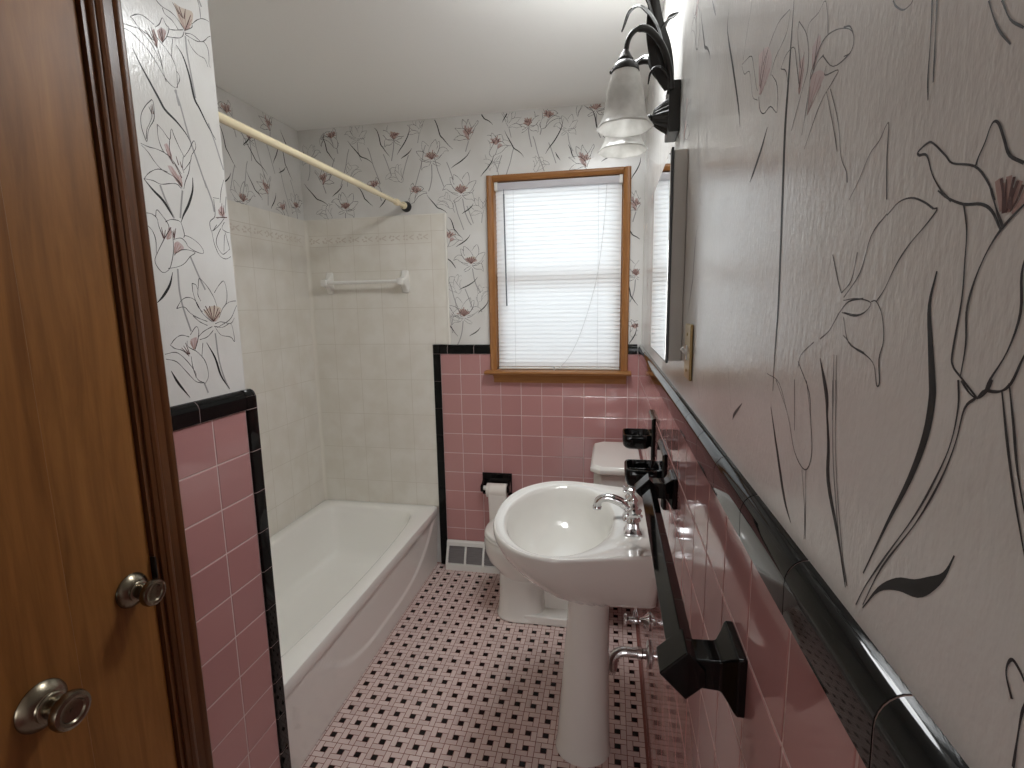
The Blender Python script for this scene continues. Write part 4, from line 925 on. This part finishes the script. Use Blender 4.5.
def handle(y):
    mb = MB(); pyramid(mb, -.070, y, .026, .0165, .8158, .846)
    mb.lathe([(.016, .0), (.018, .004), (.014, .009), (.012, .014), (.017, .020), (.022, .026), (.0225, .031), (.017, .036), (.011, .040), (.0085, .045), (.011, .049), (.0085, .053), (.0055, .057), (.0075, .062), (.0065, .067), (.003, .071), (0, .072)], (-.070, y, .845), 'Z', 28)
    for k in range(4):
        a = PI/4 + k * PI/2; d = Vector((math.cos(a), math.sin(a), 0)); p = Vector((-.070, y, .8735))
        mb.tube([p + d*.012, p + d*.024, p + d*.030, p + d*.033], [.0055, .0045, .006, .003], 10)
    return mb.build('handle', M['chrome'], fa, smooth=40)
handle(SY - .096); handle(SY + .096)
mb = MB(); pyramid(mb, -.070, SY, .027, .018, .8158, .848)
mb.lathe([(.018, 0), (.020, .004), (.016, .010), (.0165, .022), (.019, .028), (.015, .036), (.009, .041), (.006, .046), (.009, .052), (.006, .058), (0, .061)], (-.070, SY, .847), 'Z', 28)
sp_ = spline([(-.072, SY, .846), (-.090, SY, .858), (-.112, SY, .871), (-.136, SY, .878), (-.157, SY, .876), (-.170, SY, .866), (-.174, SY, .848)], 5)
mb.tube(sp_, [.0165 - .0045 * min(1, i / 22) for i in range(len(sp_))], 18); mb.lathe([(.012, 0), (.0140, -.003), (.0140, -.010), (.010, -.013), (0, -.013)], (-.174, SY, .852), 'Z', 20)
mb.build('spout', M['chrome'], fa, smooth=50)

# ------------------------------------------------------------------ toilet
to = thing('toilet', 'white toilet behind the pedestal sink, its tank against the pink wall', 'toilet', (-.4, -.35, 0))
TYC = -.35
def tring(cx, hx, hy, z, p=2.3, n=64): return superring(cx, TYC, hx, hy, z, p, n)
mb = MB(); rows = [tring(-.54, .124, .129, 0, 3), tring(-.54, .124, .129, .012, 3), tring(-.54, .118, .123, .03, 3), tring(-.54, .112, .116, .10, 3), tring(-.54, .112, .113, .19, 2.8), tring(-.53, .120, .115, .235, 2.6)]
mb.grid(rows, 0, True, True, True)
b = MB(); 
for z0, z1, x0, x1, h in ((0, .045, -.52, -.18, .124), (.04, .30, -.50, -.14, .052)):
    mb.prism([(x0, TYC - h), (x1, TYC - h), (x1, TYC + h), (x0, TYC + h)], z0, z1, 'Z')
mb.build('base', M['porcelain'], to, bevel=.008, smooth=50)
mb = MB(); rows = [tring(-.53, .112, .112, .20), tring(-.525, .145, .130, .235), tring(-.505, .200, .155, .275), tring(-.488, .234, .176, .325), tring(-.480, .244, .184, .355), tring(-.478, .246, .186, .375), tring(-.478, .242, .182, .386), tring(-.478, .15, .12, .386)]
mb.grid(rows, 0, True, True, True); mb.box((-.30, TYC-.15, .30), (-.10, TYC+.15, .386)); mb.build('bowl', M['porcelain'], to, smooth=50)
def seatring(d, z): return [(min(x, -.238), y, zz) for x, y, zz in superring(-.472, TYC, .250 + d, .192 + d, z, 2.25, 64)]
mb = MB(); mb.grid([seatring(-.004, .387), seatring(0, .391), seatring(0, .399), seatring(-.004, .403)], 0, True, True, True); mb.build('seat', M['seat'], to, smooth=50)
mb = MB(); mb.grid([seatring(-.006, .4045), seatring(-.002, .408), seatring(-.003, .415), seatring(-.012, .422), seatring(-.05, .425)], 0, True, True, True); mb.box((-.236, TYC-.09, .388), (-.215, TYC+.09, .415)); mb.build('seat_lid', M['seat'], to, smooth=50)
def tank(i, z, c=.03): # front corners cut
    x0, x1, y0, y1 = -.203 + i, -.014, TYC - .2 + i, TYC + .2 - i
    return [(x1, y0, z), (x0 + c, y0, z), (x0, y0 + c, z), (x0, y1 - c, z), (x0 + c, y1, z), (x1, y1, z)]
mb = MB(); mb.grid([tank(.012, .388), tank(.006, .42), tank(0, .60), tank(0, .766)], 0, True, True, True); mb.build('tank', M['porcelain'], to, bevel=.008)
def lid(i, z, c=.038):
    x0, x1, y0, y1 = -.217 + i, -.006, TYC - .212 + i, TYC + .212 - i
    return [(x1, y0, z), (x0 + c, y0, z), (x0, y0 + c, z), (x0, y1 - c, z), (x0 + c, y1, z), (x1, y1, z)]
mb = MB(); mb.grid([lid(.006, .767), lid(0, .771), lid(0, .788), lid(.010, .801)], 0, True, True, True); mb.build('tank_lid', M['porcelain'], to, bevel=.005)

# ------------------------------------------------------------------ toilet paper
th = thing('toilet_paper_holder', 'black ceramic toilet paper holder on the pink tile under the window', 'toilet paper holder', (-.74, 0, .50))
mb = MB(); rows = []
for y, i in ((-.0003, 0), (-.008, 0), (-.012, .005)): rows.append([(-.822+i, y, .440+i), (-.658-i, y, .440+i), (-.658-i, y, .563-i), (-.822+i, y, .563-i)])
mb.grid(rows, 0, True, True, True); mb.build('wall_plate', M['black_ceramic'], th, smooth=30)
for x in (-.8125, -.6675):
    mb = MB(); rows = []
    for y, h in ((-.010, .040), (-.020, .034), (-.040, .022), (-.062, .020), (-.070, .014)):
        rows.append([(x + .0075 * (1 if q in (0, 3) else -1), y, .493 + h * (1 if q < 2 else -1)) for q in (0, 1, 2, 3)])
    rows = [[r[0], r[1], r[2], r[3]] for r in rows]; mb.grid(rows, 0, True, True, True); mb.build('arm', M['black_ceramic'], th, bevel=.003)
mb = MB(); mb.tube([(-.806, -.052, .493), (-.674, -.052, .493)], .0085, 16); mb.tube([(-.8055, -.052, .493), (-.790, -.052, .493)], .0125, 16); mb.build('roller', M['white_metal'], th, smooth=50)
rl = thing('toilet_paper_roll', 'white toilet paper roll hanging on the black holder', 'toilet paper', (-.73, -.052, .493))
mb = MB(); mb.lathe([(.0195, 0), (.037, 0), (.0375, .0015), (.0375, .107), (.037, .1085), (.0195, .1085), (.0195, 0)], (-.786, -.052, .4825), 'X', 40); mb.build('roll', M['tissue'], rl, smooth=40)
mb = MB(); rows = []
for x in [-.775 + .1 * k / 8 for k in range(9)]:
    rows.append([(x, -.052 - .0378 * math.sin(a), .4825 + .0378 * math.cos(a)) for a in (.2, .5, .8, 1.1, 1.4, PI/2)] + [(x + .006 * math.sin((.49 - z) * 9), -.0898 - .004 * math.sin((.49 - z) * 11 + x * 20), z) for z in (.47, .44, .41, .38, .35, .32, .29, .26, .23, .20)])
mb.grid(rows, 0); mb.build('loose_sheet', M['tissue'], rl, smooth=60, solidify=.0006)

# ------------------------------------------------------------------ baseboard heat register
ve = thing('floor_register', 'white baseboard air register at the floor beside the bathtub end', 'vent', (-.82, -.03, 0))
VX0, VX1 = -1.038, -.600
mb = MB()
def vy(z): return -.060 + .036 * max(0, min(1, (z - .03) / .10))      # face leans back
def vbox(x0, x1, z0, z1, d=.006): mb.prism([(vy(z0), z0), (vy(z1), z1), (vy(z1) + d, z1), (vy(z0) + d, z0)], x0, x1, 'X')
mb.prism([(-.0045, 0), (-.060, 0), (-.060, .036), (-.0045, .036)], VX0, VX1, 'X'); mb.prism([(-.0045, .132), (-.0255, .128), (-.022, .150), (-.014, .157), (-.0045, .157)], VX0, VX1, 'X')
xs = [VX0, VX0+.014]; cellx = []
x = VX0 + .014
for k in range(4): cellx.append((x, x + .092)); x += .104
vbox(VX0, VX0+.014, .036, .130, .04); vbox(VX1-.012, VX1, .036, .130, .04)
for a, b_ in cellx[:-1]: vbox(b_, b_ + .012, .036, .130)
mb.build('frame', M['white_metal'], ve, bevel=.0015)
for a, b_ in cellx:
    mb = MB(); mb.prism([(vy(.036)+.012, .036), (vy(.130)+.012, .130), (vy(.130)+.014, .130), (vy(.036)+.014, .036)], a, min(b_, VX1-.012), 'X')
    for k in range(7):
        z = .044 + .0122 * k; mb.prism([(vy(z)+.003, z), (vy(z)+.012, z+.005), (vy(z)+.012, z+.0062), (vy(z)+.003, z+.0012)], a, min(b_, VX1-.012), 'X')
    mb.build('grille', M['vent_dark'], ve)

# ------------------------------------------------------------------ plumbing under the sink
dp = thing('drain_pipe', 'chrome drain pipe bending from the pink wall behind the pedestal', 'pipe', (0, -1.03, .321))
PY_, PZ_ = -1.03, .321
mb = MB(); mb.lathe([(0, .0003), (.044, .0003), (.0445, .004), (.039, .009), (.026, .012), (.020, .013)], (0, PY_, PZ_), '-X', 36, cap0=False); mb.build('escutcheon', M['chrome'], dp, smooth=40)
pp = [(-.004, PY_, PZ_), (-.04, PY_, PZ_), (-.070, PY_, PZ_)] + [(-.078 - .040 * math.sin(a), PY_, PZ_ - .040 + .040 * math.cos(a)) for a in [PI/2 * k / 9 for k in range(10)]] + [(-.1185, PY_ + .003, PZ_ - .062), (-.122, PY_ + .018, PZ_ - .088), (-.132, PY_ + .05, PZ_ - .105), (-.145, PY_ + .078, PZ_ - .09), (-.150, PY_ + .086, PZ_ - .05), (-.150, PY_ + .086, .50)]
mb = MB(); mb.tube(pp, .0165, 20); mb.lathe([(.0165, 0), (.021, .003), (.021, .016), (.0165, .019)], (-.022, PY_, PZ_), '-X', 20); mb.build('pipe', M['chrome'], dp, smooth=50)
sv = thing('shutoff_valve', 'small chrome shutoff valve on the pink wall under the sink', 'valve', (0, -1.0, .42))
VY, VZ = -1.0, .420
mb = MB(); mb.lathe([(0, .0003), (.030, .0003), (.0305, .003), (.022, .010), (.012, .024), (.009, .030)], (0, VY, VZ), '-X', 28); mb.build('escutcheon', M['chrome'], sv, smooth=40)
mb = MB(); mb.tube([(-.02, VY, VZ), (-.068, VY, VZ)], .009, 14); mb.lathe([(.0125, 0), (.0135, .002), (.0135, .018), (.0125, .02)], (-.034, VY, VZ), '-X', 16, cap0=True, cap1=True); mb.tube([(-.046, VY, VZ), (-.046, VY, VZ+.03)], .008, 14); mb.build('valve_body', M['chrome'], sv, smooth=40)
mb = MB(); mb.lathe([(.004, 0), (.014, .002), (.0185, .005), (.0185, .010), (.014, .013), (.004, .014)], (-.070, VY, VZ), '-X', 24, cap0=True, cap1=True); mb.build('handle', M['chrome'], sv, smooth=40)
mb = MB(); mb.tube(spline([(-.046, VY, VZ+.028), (-.046, VY, VZ+.07), (-.050, VY, VZ+.10), (-.054, VY, VZ+.14)], 4), .005, 12); mb.build('supply_tube', M['chrome'], sv, smooth=50)

# ------------------------------------------------------------------ camera, light, view
cd = bpy.data.cameras.new('camera'); cam = bpy.data.objects.new('camera', cd); COL.objects.link(cam)
cd.sensor_fit = 'HORIZONTAL'; cd.sensor_width = 36; cd.lens = 36 * 504.42 / 1024; cd.clip_start = .01
yaw, pit, rol = -.1935, -.1524, -.0166
fw = Vector((math.sin(yaw)*math.cos(pit), math.cos(yaw)*math.cos(pit), math.sin(pit)))
rt = Vector((math.cos(yaw), -math.sin(yaw), 0)); up = rt.cross(fw)
r2 = rt*math.cos(rol) + up*math.sin(rol); u2 = -rt*math.sin(rol) + up*math.cos(rol)
mw = Matrix((r2, u2, -fw)).transposed().to_4x4(); mw.translation = Vector((-.1408, -2.5962, 1.4636)); cam.matrix_world = mw
scene.camera = cam

def area(name, loc, target, sx, sy, power, color):
    l = bpy.data.lights.new(name, 'AREA'); l.shape = 'RECTANGLE'; l.size = sx; l.size_y = sy; l.energy = power; l.color = color
    o = bpy.data.objects.new(name, l); COL.objects.link(o); o.location = loc
    o.rotation_euler = (Vector(target) - Vector(loc)).to_track_quat('-Z', 'Y').to_euler(); return o
area('daylight', (-.41, .75, 1.85), (-.41, 0, 1.60), 1.5, 1.6, 20, (.84, .94, 1.0))
area('hall_fill', (-.55, -7.6, 1.5), (-.55, 0, 1.3), 1.2, 1.6, 22, (.98, .99, 1.0))  # added fill from down the hall, lifts the window wall; no source modelled
lp = bpy.data.lights.new('ceiling_fill', 'AREA'); lp.shape = 'DISK'; lp.size = .42; lp.energy = 6.9; lp.color = (.965, .99, 1.0)  # added fill under the ceiling to brighten the room, has no fixture
lo = bpy.data.objects.new('ceiling_fill', lp); COL.objects.link(lo); lo.location = (-.22, -1.08, CEIL - .015)
lq = bpy.data.lights.new('ceiling_fill_up', 'AREA'); lq.shape = 'DISK'; lq.size = .4; lq.energy = .52; lq.color = (.965, .99, 1.0)  # added upward fill that brightens the ceiling; no lamp hangs here
lo = bpy.data.objects.new('ceiling_fill_up', lq); COL.objects.link(lo); lo.location = (-.24, -1.12, 2.10); lo.rotation_euler = (PI, 0, 0)
w = bpy.data.worlds.new('sky'); scene.world = w; w.use_nodes = True
bg = w.node_tree.nodes['Background']; bg.inputs['Color'].default_value = (.86, .93, 1, 1); bg.inputs['Strength'].default_value = .55

scene.view_settings.view_transform = 'Standard'; scene.view_settings.look = 'None'
scene.view_settings.gamma = 1; scene.view_settings.use_curve_mapping = False; scene.view_settings.exposure = 0.85
cy = scene.cycles
cy.use_denoising = True; cy.max_bounces = 10; cy.diffuse_bounces = 6; cy.glossy_bounces = 5; cy.transmission_bounces = 8; cy.transparent_max_bounces = 16
cy.caustics_reflective = False; cy.caustics_refractive = False; cy.sample_clamp_indirect = 6
